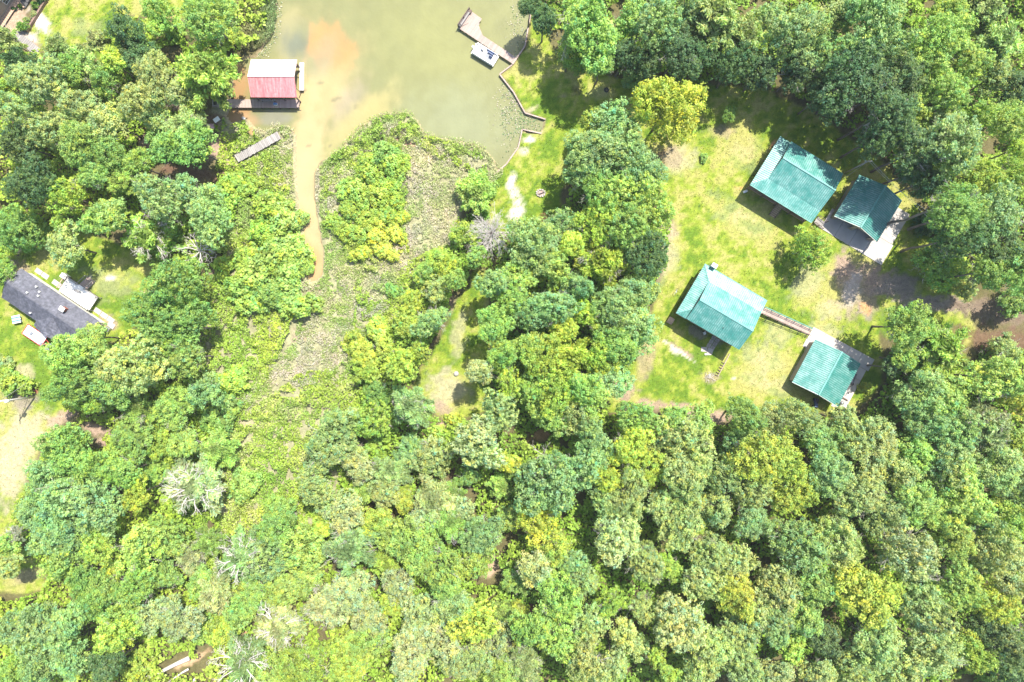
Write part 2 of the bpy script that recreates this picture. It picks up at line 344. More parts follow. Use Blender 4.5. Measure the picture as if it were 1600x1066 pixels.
def leaf_quads(P, Nn, size, rng, aspect=.62, axis=None):
    """rhombic leaves at P facing Nn"""
    n = len(P); Nn = Nn/np.linalg.norm(Nn, axis=1, keepdims=True)
    r = rng.normal(size=(n, 3)) if axis is None else axis
    t = np.cross(Nn, r); t /= np.linalg.norm(t, axis=1, keepdims=True)+1e-9
    if axis is not None: t = np.cross(t, Nn)
    b = np.cross(Nn, t); s = size[:, None]/2
    V = np.stack([P+t*s, P+b*s*aspect+Nn*s*.15, P-t*s, P-b*s*aspect+Nn*s*.15], 1)
    return V
def sph(rng, n, zmin=-1):
    z = rng.uniform(zmin, 1, n); a = rng.uniform(0, 2*np.pi, n); r = np.sqrt(1-z*z)
    return np.stack([r*np.cos(a), r*np.sin(a), z], 1)

# ------------------------------------------------------------------ ground and water
def axis_pts(lim, step):
    c = np.arange(-lim, lim+step/2, step); o = [lim]; s = step*3
    while o[-1] < 3200: o.append(o[-1]+s); s *= 1.45
    o = np.array(o[1:]); return np.concatenate([-o[::-1], c, o])
xs = axis_pts(98, .42); ys = axis_pts(68, .42)
X, Y = np.meshgrid(xs, ys); X = X.ravel(); Y = Y.ravel()
tint, lawn, marsh, water = colour_field(X, Y)
wl_ = -.38
Z = (fbm(X, Y, 9, 21)-.5)*.12-.10*sstep(-2, 12, marsh)
Z = np.where(water > -6, Z*(1-sstep(-6, -1, water)), Z)
Z = Z-sstep(-.6, 3.2, water)*.95-sstep(3, 60, water)*.9
nx, ny = len(xs), len(ys)
me = bpy.data.meshes.new('ground'); me.vertices.add(nx*ny); me.vertices.foreach_set('co', np.stack([X, Y, Z], 1).astype(np.float32).ravel())
i = np.arange(nx-1)[None, :]+np.arange(ny-1)[:, None]*nx; q = np.stack([i, i+1, i+1+nx, i+nx], -1).reshape(-1)
nq = (nx-1)*(ny-1); me.loops.add(nq*4); me.loops.foreach_set('vertex_index', q.astype(np.int32)); me.polygons.add(nq)
me.polygons.foreach_set('loop_start', (np.arange(nq)*4).astype(np.int32)); me.polygons.foreach_set('loop_total', np.full(nq, 4, np.int32))
at = me.attributes.new('tint', 'FLOAT_COLOR', 'POINT'); at.data.foreach_set('color', np.concatenate([tint, np.ones((len(tint), 1))], 1).astype(np.float32).ravel())
me.materials.append(GROUND); me.update(); me.polygons.foreach_set('use_smooth', np.ones(nq, bool))
g = link(bpy.data.objects.new('ground', me)); g['kind'] = 'structure'
# pond: one sheet a little below the banks, wherever the bed dips under it
wxs = np.arange(-56, 8, .45); wys = np.concatenate([np.arange(8, 64, .45), np.arange(64, 152, 6)])
X2, Y2 = np.meshgrid(wxs, wys); X2 = X2.ravel(); Y2 = Y2.ravel(); px, py = topx(X2, Y2)
def blob(px, py, cx, cy, rx, ry, an=0, soft=.6):
    a = math.radians(an); dx = px-cx; dy = py-cy; u = (dx*math.cos(a)+dy*math.sin(a))/rx; v = (-dx*math.sin(a)+dy*math.cos(a))/ry
    d = np.sqrt(u*u+v*v)+(fbm(X2, Y2, 5, 41)-.5)*.9+(fbm(X2, Y2*.55, 1.2, 40, 3)-.5)*.7
    return (1-sstep(1-soft, 1+soft*.6, d))[:, None]
wc = np.tile(np.array([.162, .168, .078]), (len(X2), 1))
def lay(col, m):
    global wc
    wc = wc*(1-m)+np.array(col)*m
lay((.20, .205, .085), blob(px, py, 690, 70, 110, 90, 30, .9)*.7)
lay((.185, .20, .115), blob(px, py, 720, 190, 90, 60, 20, .9)*.8)
lay((.26, .225, .11), blob(px, py, 500, 110, 70, 90, 0, .8)*.7)
lay((.30, .27, .14), blob(px, py, 450, 60, 18, 40, 0, .8)*.6)
lay((.12, .135, .10), blob(px, py, 464, 66, 30, 28, 0, .8)*.9)
lay((.325, .19, .08), blob(px, py, 514, 74, 37, 46, -12, .3))
lay((.30, .255, .13), blob(px, py, 505, 150, 42, 60, 10, .6)*.8)
lay((.22, .19, .15), blob(px, py, 545, 170, 22, 50, 25, .8)*.55)
lay((.18, .19, .13), blob(px, py, 500, 90, 22, 50, 35, .8)*.5)
lay((.28, .25, .11), blob(px, py, 560, 190, 26, 80, 48, .6)*.8)
lay((.33, .265, .14), blob(px, py, 478, 225, 26, 110, 0, .4)*.95)
lay((.35, .265, .145), blob(px, py, 482, 330, 22, 110, -6, .5))
lay((.36, .22, .11), blob(px, py, 488, 415, 16, 40, -6, .5))
lay((.26, .16, .075), blob(px, py, 372, 140, 20, 70, 0, .4)*.95)
lay((.17, .17, .13), blob(px, py, 430, 182, 34, 13, 0, .5)*.9)
lay((.30, .20, .12), blob(px, py, 385, 188, 20, 12, 0, .5)*.7)
for (a, b_, r) in ((458,118,4),(520,155,3),(482,226,2.4),(515,228,2),(527,152,3),(456,104,2),(555,166,2.4),(490,225,1.5),(500,128,3),(475,140,2)):
    lay((.14, .13, .08), blob(px, py, a, b_, r*1.6, r, 0, .6)*.7)
nx2, ny2 = len(wxs), len(wys)
me = bpy.data.meshes.new('water'); me.vertices.add(nx2*ny2); me.vertices.foreach_set('co', np.stack([X2, Y2, np.full(len(X2), wl_)], 1).astype(np.float32).ravel())
ii = (np.arange(nx2-1)[None, :]+np.arange(ny2-1)[:, None]*nx2).reshape(-1)
cx_ = X2[ii]+.22; cy_ = Y2[ii]+.22; keep = sdpoly(*topx(cx_, cy_), WATER) > -7; ii = ii[keep]
q = np.stack([ii, ii+1, ii+1+nx2, ii+nx2], -1).reshape(-1); nq = len(ii)
me.loops.add(nq*4); me.loops.foreach_set('vertex_index', q.astype(np.int32)); me.polygons.add(nq)
me.polygons.foreach_set('loop_start', (np.arange(nq)*4).astype(np.int32)); me.polygons.foreach_set('loop_total', np.full(nq, 4, np.int32))
at = me.attributes.new('tint', 'FLOAT_COLOR', 'POINT'); at.data.foreach_set('color', np.concatenate([wc, np.ones((len(wc), 1))], 1).astype(np.float32).ravel())
me.materials.append(WATERM); me.update()
g = link(bpy.data.objects.new('water', me)); g['kind'] = 'structure'

# ------------------------------------------------------------------ building helpers
def clipline(poly, a):
    """where the line x=a crosses a convex 2-D polygon -> (y0,y1)"""
    ys_ = []
    for i in range(len(poly)):
        (x0, y0), (x1, y1) = poly[i], poly[(i+1) % len(poly)]
        if (x0-a)*(x1-a) < 0: ys_.append(y0+(y1-y0)*(a-x0)/(x1-x0))
    return (min(ys_), max(ys_)) if len(ys_) >= 2 else None
def roof_plane(parent, pts, mat, spacing=.35, seam=True, run=None, name='roof_panel', w=.08, h=.075):
    """roof slab; pts in the parent's frame; seams run down the slope"""
    P = [Vector(p) for p in pts]; nm = (P[1]-P[0]).cross(P[2]-P[0]).normalized()
    if nm.z < 0: nm = -nm
    down = (Vector((0, 0, -1))-nm*(-nm.z)).normalized(); side = nm.cross(down)
    o = part(name, MB().slab(pts, .09).mesh(name, mat), parent)
    if seam:
        O = P[0]; q = [((p-O).dot(side), (p-O).dot(down)) for p in P]
        s = MB(); a = min(t[0] for t in q)+spacing*.5
        while a < max(t[0] for t in q):
            c = clipline(q, a)
            if c and c[1]-c[0] > .15:
                A = O+side*a+down*(c[0]+.02)+nm*h*.4; B = O+side*a+down*(c[1]-.02)+nm*h*.4
                s.bar(A, B, w, h, nm)
            a += spacing
        if s.v: part('roof_seams', s.mesh('roof_seams', TEALS if mat is TEAL else mat), o, kind='stuff')
    return o
def cap(parent, a, b, mat, w=.28):
    return part('ridge_cap', MB().bar(Vector(a)+Vector((0, 0, .05)), Vector(b)+Vector((0, 0, .05)), w, .07).mesh('ridge_cap', mat), parent)
def window(parent, x, y, z, w, h, rz):
    f = MB(); 
    for sx in (-1, 1): f.box((sx*w/2, 0, 0), (.08, .1, h+.08))
    for sz in (-1, 1): f.box((0, 0, sz*h/2), (w-.08, .1, .08))
    f.box((0, 0, 0), (w-.08, .06, .05))
    o = part('window', f.mesh('window', WHITE), parent, (x, y, z), (0, 0, rz))
    part('pane', MB().box((0, 0, 0), (w-.1, .03, h-.1)).mesh('pane', GLASSM), o)
def door(parent, x, y, z, rz, mat):
    o = part('door', MB().box((0, 0, 1.02), (.92, .07, 2.04)).box((0, .02, 1.5), (.6, .07, .6)).box((0, .02, .6), (.6, .07, .7)).mesh('door', mat), parent, (x, y, z), (0, 0, rz))
    part('handle', MB().box((.36, .07, 1.0), (.05, .06, .14)).mesh('handle', GREYM), o)
def frame_xf(x, y, deg): return (x, y, 0), math.radians(deg)

# ------------------------------------------------------------------ the two teal-roofed cabins
def cabin(name, origin, deg, sg, label, cat='cabin'):
    """local x along the ridge, local y = sg * distance across; main roof x 0..10.7, y 0..7.45, porch beyond"""
    loc, rz = frame_xf(*origin, deg)
    t = thing(name, loc, rz, label, cat)
    Y_ = lambda v: -sg*v
    L = 10.7; e = 4.75; r = 6.15; pz = 4.2
    pt = lambda u, v, z: (u, Y_(v), z)
    # walls, standing on piers
    w = MB(); ws = [pt(.5, .45, 0), pt(10.25, .45, 0), pt(10.25, 7.0, 0), pt(.5, 7.0, 0)]
    w.prism([(p[0], p[1]) for p in ws], .9, e-.12)
    for u in (.5, 10.25):
        a = [pt(u-.04 if u > 5 else u+.04, .45, e-.12), pt(u, 7.0, e-.12), pt(u, 3.72, r-.2)]
        a = [(u, a[0][1], a[0][2]), (u, a[1][1], a[1][2]), (u, a[2][1], a[2][2])]
        dx = .1 if u < 5 else -.1
        w.add(a+[(p[0]+dx, p[1], p[2]) for p in a], [(0, 1, 2), (5, 4, 3), (0, 3, 4, 1), (1, 4, 5, 2), (2, 5, 3, 0)])
    part('wall', w.mesh('wall', WALL), t)
    for u in (.8, 3.2, 5.6, 8, 10):
        for v in (.7, 3.7, 6.7): part('pier', MB().box((0, 0, .45), (.4, .4, .9)).mesh('pier', STONE), t, (u, Y_(v), 0))
    # main gable roof
    roof_plane(t, [pt(.2, 0, e), pt(L, 0, e), pt(L, 3.73, r), pt(.2, 3.73, r)], TEAL)
    roof_plane(t, [pt(.2, 7.47, e), pt(L, 7.47, e), pt(L, 3.732, r), pt(.2, 3.732, r)], TEAL)
    cap(t, pt(.2, 3.73, r), pt(L, 3.73, r), TEALP)
    # porch roofs: long side and end, hipped at the corners
    roof_plane(t, [pt(-1.76, 9.75, pz), pt(L, 9.75, pz), pt(L, 7.46, e-.02), pt(.32, 7.46, e-.02)], TEAL, name='porch_roof')
    roof_plane(t, [pt(-1.78, 9.73, pz), pt(.3, 7.38, e-.1), pt(.3, 2.0, e-.1), pt(-1.78, 0.02, pz)], TEAL, name='porch_roof')
    roof_plane(t, [pt(-1.76, 0, pz), pt(.32, 2.0, e-.1), pt(.32, 0, pz)], TEAL, name='porch_roof')
    cap(t, pt(-1.77, 9.74, pz), pt(.3, 7.4, e-.1), TEALP, .16); cap(t, pt(-1.77, .01, pz), pt(.3, 2.0, e-.1), TEALP, .16)
    # porch floor and posts
    fl = MB().prism([pt(-1.3, .4, 0)[:2], pt(.4, .4, 0)[:2], pt(.4, 7.1, 0)[:2], pt(10.3, 7.1, 0)[:2], pt(10.3, 9.3, 0)[:2], pt(-1.3, 9.3, 0)[:2]], .95, 1.1)
    part('porch_floor', fl.mesh('porch_floor', WOODN), t)
    for (u, v) in ((-1.3, .5), (-1.3, 3.4), (-1.3, 6.3), (-1.3, 9.3), (1.6, 9.3), (4.4, 9.3), (7.3, 9.3), (10.2, 9.3)):
        part('post', MB().box((0, 0, 2.1), (.14, .14, 4.1)).mesh('post', WOODD), t, (u, Y_(v), 0))
    for (a, b_) in (((-1.3, .5), (-1.3, 9.3)), ((-1.3, 9.3), (4.4, 9.3)), ((6.1, 9.3), (10.2, 9.3))):
        m = MB()
        for z in (1.3, 2.0): m.bar(pt(*a, z), pt(*b_, z), .06, .09)
        n = int(math.dist(a, b_)/.22)
        for k in range(1, n):
            f = k/n; m.bar(pt(a[0]+(b_[0]-a[0])*f, a[1]+(b_[1]-a[1])*f, 1.3), pt(a[0]+(b_[0]-a[0])*f, a[1]+(b_[1]-a[1])*f, 2.0), .035)
        part('railing', m.mesh('railing', WOODD), t)
    rot = 0
    for u in (2.2, 8.6): window(t, u, Y_(7.03), 2.4, 1.0, 1.2, 0)
    for u in (2.0, 5.2, 8.4): window(t, u, Y_(.42), 2.5, 1.0, 1.1, 0)
    window(t, .46, Y_(2.2), 2.4, .9, 1.1, math.pi/2); window(t, 10.28, Y_(3.7), 2.5, .9, 1.1, math.pi/2)
    door(t, 5.3, Y_(7.05), 1.1, 0, WOODD)
    gm = MB().bar(pt(-1.8, 9.84, pz-.05), pt(L, 9.84, pz-.05), .13, .12)
    part('gutter', gm.mesh('gutter', TEALP), t)
    return t, pt
cabA, ptA = cabin('cabin', (47.8, 34.4), -31.8, 1, 'upper teal metal-roofed cabin with a paler porch roof and steps on its shaded side')
def stairs(parent, u, v, ptf, n, w, rise, run, dirv, ztop):
    """treads going away from the porch along +v"""
    tr = MB().box((0, 0, 0), (w, run-.08, .05)).mesh('stair_tread', WOODN)
    for k in range(n):
        p = ptf(u, v+dirv*run*(k+.5), ztop-rise*(k+1)); part('stair_tread', tr, parent, p)
    s = MB()
    for sx in (-1, 1): s.bar(ptf(u+sx*w/2, v, ztop-.15), ptf(u+sx*w/2, v+dirv*run*n, ztop-rise*n-.1), .06, .22)
    for sx in (-1, 1):
        s.bar(ptf(u+sx*w/2, v, ztop+.85), ptf(u+sx*w/2, v+dirv*run*n, ztop-rise*n+.9), .05, .08)
        s.bar(ptf(u+sx*w/2, v+dirv*run*n, 0), ptf(u+sx*w/2, v+dirv*run*n, ztop-rise*n+.9), .09)
    part('stair_frame', s.mesh('stair_frame', WOODD), parent)
stairs(cabA, 5.2, 9.35, ptA, 6, 1.15, .18, .28, 1, 1.1)
cabB, ptB = cabin('cabin', (29.82, 3.93), -30.6, -1, 'lower teal metal-roofed cabin whose far roof slope glares white beside the ramp')
cabB.name = 'cabin.001'
# roof vent on the lower cabin
part('vent_pipe', MB().tube([(0, 0, 0), (0, 0, .35)], .07, 8).mesh('vent_pipe', DARK, True), cabB, ptB(6.2, 1.7, 5.35))
part('chimney', MB().box((0, 0, 2.6), (.8, .55, 5.2)).box((0, 0, 5.25), (.95, .7, .12)).mesh('chimney', WHITE), cabB, (-.4, 10.3-.1, 0))
part('crawl_steps', MB().box((0, 0, .35), (1.0, .8, .7)).box((0, -.5, .18), (1.0, .4, .36)).mesh('crawl_steps', WOODN), cabB, ptB(-1.2, -.9, 0))

# ------------------------------------------------------------------ the two garages with their concrete pads
def slab_pad(t, u0, u1, w0, w1, nu, nw, z=.1, skip=()):
    du = (u1-u0)/nu; dw = (w1-w0)/nw
    me = MB().box((0, 0, -.11), (du-.05, dw-.05, .24)).mesh('concrete_slab', CONC)
    for a in range(nu):
        for b_ in range(nw): part('concrete_slab', me, t, (u0+du*(a+.5), w0+dw*(b_+.5), z))
def garage(name, origin, deg, Wd, L, e, r, label, doors=True):
    loc, rz = frame_xf(*origin, deg); t = thing(name, loc, rz, label, 'garage')
    hw = Wd/2
    roof_plane(t, [(0, 0, e), (L, 0, e), (L, hw, r), (0, hw, r)], TEAL)
    roof_plane(t, [(0, Wd, e), (L, Wd, e), (L, hw+.002, r), (0, hw+.002, r)], TEAL)
    cap(t, (0, hw, r), (L, hw, r), TEALP)
    w = MB(); x0, x1, y0, y1 = .4, L-.45, .4, Wd-.4; ez = e-.1; th = .12
    w.box(((x0+x1)/2, y0, ez/2), (x1-x0, th, ez)); w.box(((x0+x1)/2, y1, ez/2), (x1-x0, th, ez)); w.box((x0+th/2, hw, ez/2), (th, y1-y0-th, ez))
    for x in (x0, x1-.1):
        a = [(x, y0, ez), (x, y1, ez), (x, hw, r-.2)]
        w.add(a+[(p[0]+.1, p[1], p[2]) for p in a], [(2, 1, 0), (3, 4, 5), (1, 4, 3, 0), (2, 5, 4, 1), (0, 3, 5, 2)])
    if doors:
        for yc in (y0+.3, hw, y1-.3): w.box((x1-th/2, yc, ez/2), (th, .6, ez))
        w.box((x1-th/2, hw, ez-.15), (th*.9, y1-y0-.1, .3))
    part('wall', w.mesh('wall', WALL), t)
    if doors:
        for sgn in (-1, 1):
            yc = hw+sgn*(Wd/4-.05); dw_ = (y1-y0)/2-1.0
            for k in range(4):
                part('garage_door_panel', MB().box((0, 0, 0), (.05, dw_, .48)).box((.03, 0, 0), (.02, dw_-.2, .34)).mesh('garage_door_panel', GREYM), t, (x1+.02-.5*k-.25, yc, ez-.22))
    part('trim', MB().bar((L+.01, 0, e-.06), (L+.01, hw, r-.06), .04, .18).bar((L+.01, Wd, e-.06), (L+.01, hw, r-.06), .04, .18).mesh('trim', WHITE), t)
    window(t, (x0+x1)/2, y1+.06, 1.6, .9, .8, 0)
    return t
g1 = garage('garage', (60.64, 29.04), -121.2, 8.75, 8.45, 2.8, 4.5, 'upper teal-roofed garage with two bays, dappled by tree shade')
# floor inside and pad as slabs
def pad(name, origin, deg, label, areas):
    loc, rz = frame_xf(*origin, deg); t = thing(name, loc, rz, label, 'concrete pad')
    for a in areas: slab_pad(t, *a)
    return t
pad('concrete_pad', (60.64, 29.04), -121.2, 'concrete pad of jointed slabs around the upper garage', [(6.35, 10.5, -.2, 8.6, 1, 3), (6.35, 10.5, 8.6, 12.6, 1, 1), (.1, 6.35, 8.6, 12.3, 2, 1), (.3, 6.3, .3, 8.5, 2, 2)])
g2 = garage('garage', (52.98, .31), -118.3, 9.05, 8.5, 2.7, 4.2, 'lower teal-roofed garage beside the woods at the end of the ramp')
g2.name = 'garage.001'
pad('concrete_pad', (52.98, .31), -118.3, 'pale concrete pad with a side strip around the lower garage', [(-2.4, 0, -.3, 12.1, 1, 5), (0, 1.6, -.4, .9, 1, 1), (0, 8.6, 9.1, 11.7, 4, 1), (.3, 8.2, .9, 9, 2, 2)])
# things stored on the side strip of the lower pad
def g2loc(u, w, z=.12):
    a = math.radians(-118.3); c, s_ = math.cos(a), math.sin(a); return (52.98+u*c-w*s_, .31+u*s_+w*c, z), a
p, a = g2loc(4.3, 10.2)
t = thing('bicycle_trailer', p, a, 'dark folded metal garden cart lying on the pad strip beside the lower garage', 'cart')
m = MB()
for yy in (-.35, .35): m.bar((-1.3, yy, .25), (1.3, yy, .25), .05)
for xx in (-1.3, -.5, .3, 1.3): m.bar((xx, -.35, .25), (xx, .35, .25), .05)
part('frame', m.mesh('frame', GREYM), t); part('deck', MB().box((-.1, 0, .2), (.8, .6, .03)).mesh('deck', DARK), t)
wheel = MB().tube([(0, -.05, 0), (0, .05, 0)], .24, 12).mesh('wheel', DARK, False)
for xx in (-.9, .8):
    for yy in (-.45, .45): part('wheel', wheel, t, (xx, yy, .24))
p, a = g2loc(2.4, 10.0)
t = thing('chair_stack', p, a+.2, 'grey stacked lawn chairs on the pad near its far corner', 'lawn chairs')
for xx in (-.6, 0, .6):
    part('seat', MB().box((xx, 0, .4), (.5, .5, .05)).mesh('seat', GREYM), t)
    part('backrest', MB().box((xx, .28, .68), (.5, .05, .5)).mesh('backrest', GREYM), t)
    lg = MB(); 
    for i_ in (-.2, .2):
        for j in (-.2, .2): lg.box((xx+i_, j, .19), (.04, .04, .37))
    part('legs', lg.mesh('legs', DARK), t)
p, a = g2loc(6.3, 10.1)
t = thing('wood_beam', p, a+1.55, 'dark timber laid across the pad strip beside the lower garage', 'timber'); part('beam', MB().box((0, 0, .1), (2.3, .2, .2)).mesh('beam', WOODD), t)
p, a = g2loc(7.3, 10.3)
t = thing('grill', p, a, 'grey kettle grill at the wooded end of the pad strip', 'grill')
part('bowl', MB().tube([(0, 0, .5), (0, 0, .62), (0, 0, .8), (0, 0, .95)], [.18, .33, .34, .1], 12).mesh('bowl', GREYM, True), t)
for k in range(3):
    an = k*2.1; part('leg', MB().bar((.12*math.cos(an), .12*math.sin(an), .5), (.35*math.cos(an), .35*math.sin(an), 0), .04).mesh('leg', DARK), t)
p, a = g2loc(9.4, 6.4, 0)
t = thing('riding_mower', p, a+.4, 'dark riding mower parked in shade at the wooded end of the lower garage', 'mower')
part('body', MB().box((.35, 0, .5), (.8, .55, .4)).box((-.35, 0, .42), (.8, .7, .2)).mesh('body', NAVY), t); part('seat', MB().box((-.4, 0, .66), (.4, .4, .12)).box((-.6, 0, .85), (.1, .4, .35)).mesh('seat', DARK), t)
part('steering_wheel', MB().bar((.05, 0, .6), (-.05, 0, .95), .04).box((-.07, 0, .97), (.3, .3, .03)).mesh('steering_wheel', DARK), t)
for xx, rr in ((.6, .8), (-.45, 1.0)):
    for yy in (-.42, .42): part('wheel', wheel, t, (xx, yy, .24*rr), scale=(rr, 1, rr))

# ------------------------------------------------------------------ ramp walk between lower cabin and lower garage pad
A = W(1191, 485, 1.0); B = W(1266.5, 519.5, .15); A.z = 0; B.z = 0; D = B-A; LR = D.length; ang = math.atan2(D.y, D.x)
ramp = thing('ramp', (A.x, A.y, 0), ang, 'pink plank ramp with dark side rails joining the lower cabin and garage pad', 'ramp')
pk = MB().box((0, 0, 0), (.17, 1.15, .05)).mesh('plank', PLANK); n = int(LR/.19)
zr = lambda f: .95-.83*f
for k in range(n):
    part('plank', pk, ramp, (.19*(k+.5), 0, zr(k/n)))
for sx in (-1, 1):
    m = MB()
    for z in (.5, .95): m.bar((0, sx*.62, zr(0)+z), (LR, sx*.62, zr(1)+z), .06, .1)
    part('rail', m.mesh('rail', TEALP if sx > 0 else WOODD), ramp)
    st = MB().bar((0, sx*.56, zr(0)-.12), (LR, sx*.56, zr(1)-.1), .06, .2); part('stringer', st.mesh('stringer', WHITE), ramp)
for k in range(7):
    f = (k+.1)/6.4
    if f > 1: continue
    for sx in (-1, 1): part('post', MB().box((0, 0, (zr(f)+1.0)/2), (.1, .1, zr(f)+1.0)).mesh('post', WOODD), ramp, (LR*f, sx*.68, 0))
# short landing bridge between upper cabin and upper pad
A = W(1276, 345, .8); B = W(1286, 351, .3)
t = thing('landing', ((A.x+B.x)/2, (A.y+B.y)/2, 0), math.radians(-31.8), 'small grey landing with rails between the upper cabin and garage pad', 'landing')
for k in range(8): part('plank', MB().box((0, 0, 0), (.2, 1.3, .05)).mesh('plank', PLANKG), t, (-.85+.23*k, 0, .75-.07*k))
for sx in (-1, 1):
    m = MB().bar((-.9, sx*.7, 1.6), (.95, sx*.7, 1.1), .07, .1)
    for xx in (-.9, 0, .95): m.box((xx, sx*.7, .7), (.09, .09, 1.4))
    m.bar((-.9, sx*.7, 1.2), (.95, sx*.7, .5), .05); part('rail', m.mesh('rail', WOODD), t)

# ------------------------------------------------------------------ black-roofed house
loc, rz = frame_xf(-85.78, 12.72, -33.9)
hb = thing('house', loc, rz, 'long house with a charcoal roof and white deck at the left edge', 'house')
def hv(u, v, z): return (u, -v, z)
e, r = 2.8, 4.4
for (u0, u1, dz_) in ((0, 3.7, -.12), (3.7, 16.6, 0)):
    roof_plane(hb, [hv(u0, 0, e+dz_), hv(u1, 0, e+dz_), hv(u1, 3.0, r+dz_), hv(u0, 3.0, r+dz_)], BLACKR, .3, w=.03, h=.025)
    roof_plane(hb, [hv(u0, 6.15, e+dz_), hv(u1, 6.15, e+dz_), hv(u1, 3.002, r+dz_), hv(u0, 3.002, r+dz_)], BLACKR, .3, w=.03, h=.025)
cap(hb, hv(0, 3, r-.12), hv(3.7, 3, r-.12), BLACKR, .2); cap(hb, hv(3.7, 3, r), hv(16.6, 3, r), BLACKR, .2)
# cross gable over the entry
roof_plane(hb, [hv(10.3, 3.5, 4.25), hv(10.3, 7.0, 4.25), hv(7.4, 7.0, 2.75), hv(7.4, 6.0, 2.9)], BLACKR, .3, w=.03, h=.025, name='gable_roof')
roof_plane(hb, [hv(10.302, 3.5, 4.25), hv(10.302, 7.0, 4.25), hv(13.2, 7.0, 2.75), hv(13.2, 6.0, 2.9)], BLACKR, .5, w=.08, h=.06, name='gable_roof')
w = MB().prism([hv(.4, .5, 0)[:2], hv(16.2, .5, 0)[:2], hv(16.2, 5.7, 0)[:2], hv(.4, 5.7, 0)[:2]], .0, e-.15)
for u in (.45, 16.05):
    a_ = [hv(u, .5, e-.15), hv(u, 5.7, e-.15), hv(u, 3.0, r-.25)]
    w.add(a_+[(p[0]+.1, p[1], p[2]) for p in a_], [(0, 1, 2), (5, 4, 3), (0, 3, 4, 1), (1, 4, 5, 2), (2, 5, 3, 0)])
w.prism([hv(7.8, 5.72, 0)[:2], hv(12.8, 5.72, 0)[:2], hv(12.8, 6.6, 0)[:2], hv(7.8, 6.6, 0)[:2]], .0, 2.6)
part('wall', w.mesh('wall', WALLW), hb)
for u in (2, 5.5, 14.6): window(hb, u, -.48, 1.6, 1.0, 1.1, 0)
for u in (2, 5.6, 14.6): window(hb, u, -5.72, 1.5, 1.0, 1.1, 0)
door(hb, 10.3, -6.63, .1, 0, WOODD)
for (u, v, hh) in ((4.6, .9, 3.6), (5.6, 1.3, 3.7), (6.0, 1.9, 4.0), (4.3, 2.4, 4.3), (6.2, 5.3, 3.5)):
    part('vent_pipe', MB().tube([(0, 0, -.3), (0, 0, .12)], .12, 8).tube([(0, 0, .12), (0, 0, .2)], .17, 8).mesh('vent_pipe', WHITE, True), hb, hv(u, v, hh))
ch = part('chimney', MB().box((0, 0, -.2), (.75, .6, 1.3)).mesh('chimney', BRICKM), hb, hv(10.9, 1.35, 4.0))
part('chimney_cap', MB().box((0, 0, .52), (.95, .8, .12)).tube([(0, 0, .55), (0, 0, .85)], .16, 8).mesh('chimney_cap', WHITE), ch)
# white deck with planks, rails and stair
dk = thing('deck', loc, rz, 'white plank deck on the house back wall with a stair and rails', 'deck')
pk = MB().box((0, 0, 0), (.3, 2.95, .05)).mesh('plank', WHITE)
for k in range(20): part('plank', pk, dk, (6.75+.325*k, 1.35, 1.0))
part('joists', MB().box((9.8, 2.8, .85), (6.6, .08, .22)).box((9.8, 1.35, .85), (6.6, .08, .2)).mesh('joists', WOODD), dk)
def rail(parent, a, b_, mat, z0=1.02, hgt=.95, n=None):
    m = MB(); a = Vector(a); b_ = Vector(b_); L = (b_-a).length; n = n or max(2, int(L/.25))
    for z in (.12, hgt): m.bar((a.x, a.y, z0+z), (b_.x, b_.y, z0+z), .1 if z > .5 else .05, .06)
    for k in range(n+1):
        f = k/n; q = a+(b_-a)*f; m.bar((q.x, q.y, z0+.1), (q.x, q.y, z0+hgt), .05)
    part('railing', m.mesh('railing', mat), parent)
rail(dk, (6.6, 2.85), (9.0, 2.85), PLANKG); rail(dk, (10.6, 2.85), (13.2, 2.85), PLANKG); rail(dk, (13.2, 2.85), (13.2, -.1), PLANKG); rail(dk, (6.6, 2.85), (6.6, .4), WOODN)
for (x, y) in ((6.6, 2.8), (9, 2.8), (10.6, 2.8), (13.2, 2.8), (13.2, .1)): part('post', MB().box((x, y, 1.0), (.12, .12, 2.0)).mesh('post', PLANKG), dk)
for k in range(6): part('stair_tread', MB().box((0, 0, 0), (1.5, .27, .05)).mesh('stair_tread', PLANK), dk, (9.8, 3.02+.29*k, .85-.15*k))
for sx in (-.8, .8): part('stair_rail', MB().bar((9.8+sx, 2.9, 1.9), (9.8+sx, 4.7, 1.0), .07, .09).bar((9.8+sx, 4.65, 0), (9.8+sx, 4.65, 1.0), .09).bar((9.8+sx, 2.9, .8), (9.8+sx, 4.7, .05), .06, .22).mesh('stair_rail', PLANKG), dk)
part('white_panel', MB().box((5.9, 2.5, .55), (1.1, .8, 1.1)).mesh('white_panel', WHITE), dk)
t = thing('bench', hv(9.6, -1.75, 1.03), rz*0, 'thin grey bench in the middle of the white deck', 'bench')
t.matrix_world = Matrix.Translation(loc) @ Matrix.Rotation(rz, 4, 'Z') @ Matrix.Translation((9.6, 1.75, 1.03)) @ Matrix.Rotation(.25, 4, 'Z')
part('seat', MB().box((0, 0, .42), (1.15, .26, .05)).mesh('seat', PLANKG), t)
for sx in (-.45, .45): part('leg', MB().box((sx, 0, .2), (.06, .22, .4)).mesh('leg', PLANKG), t)
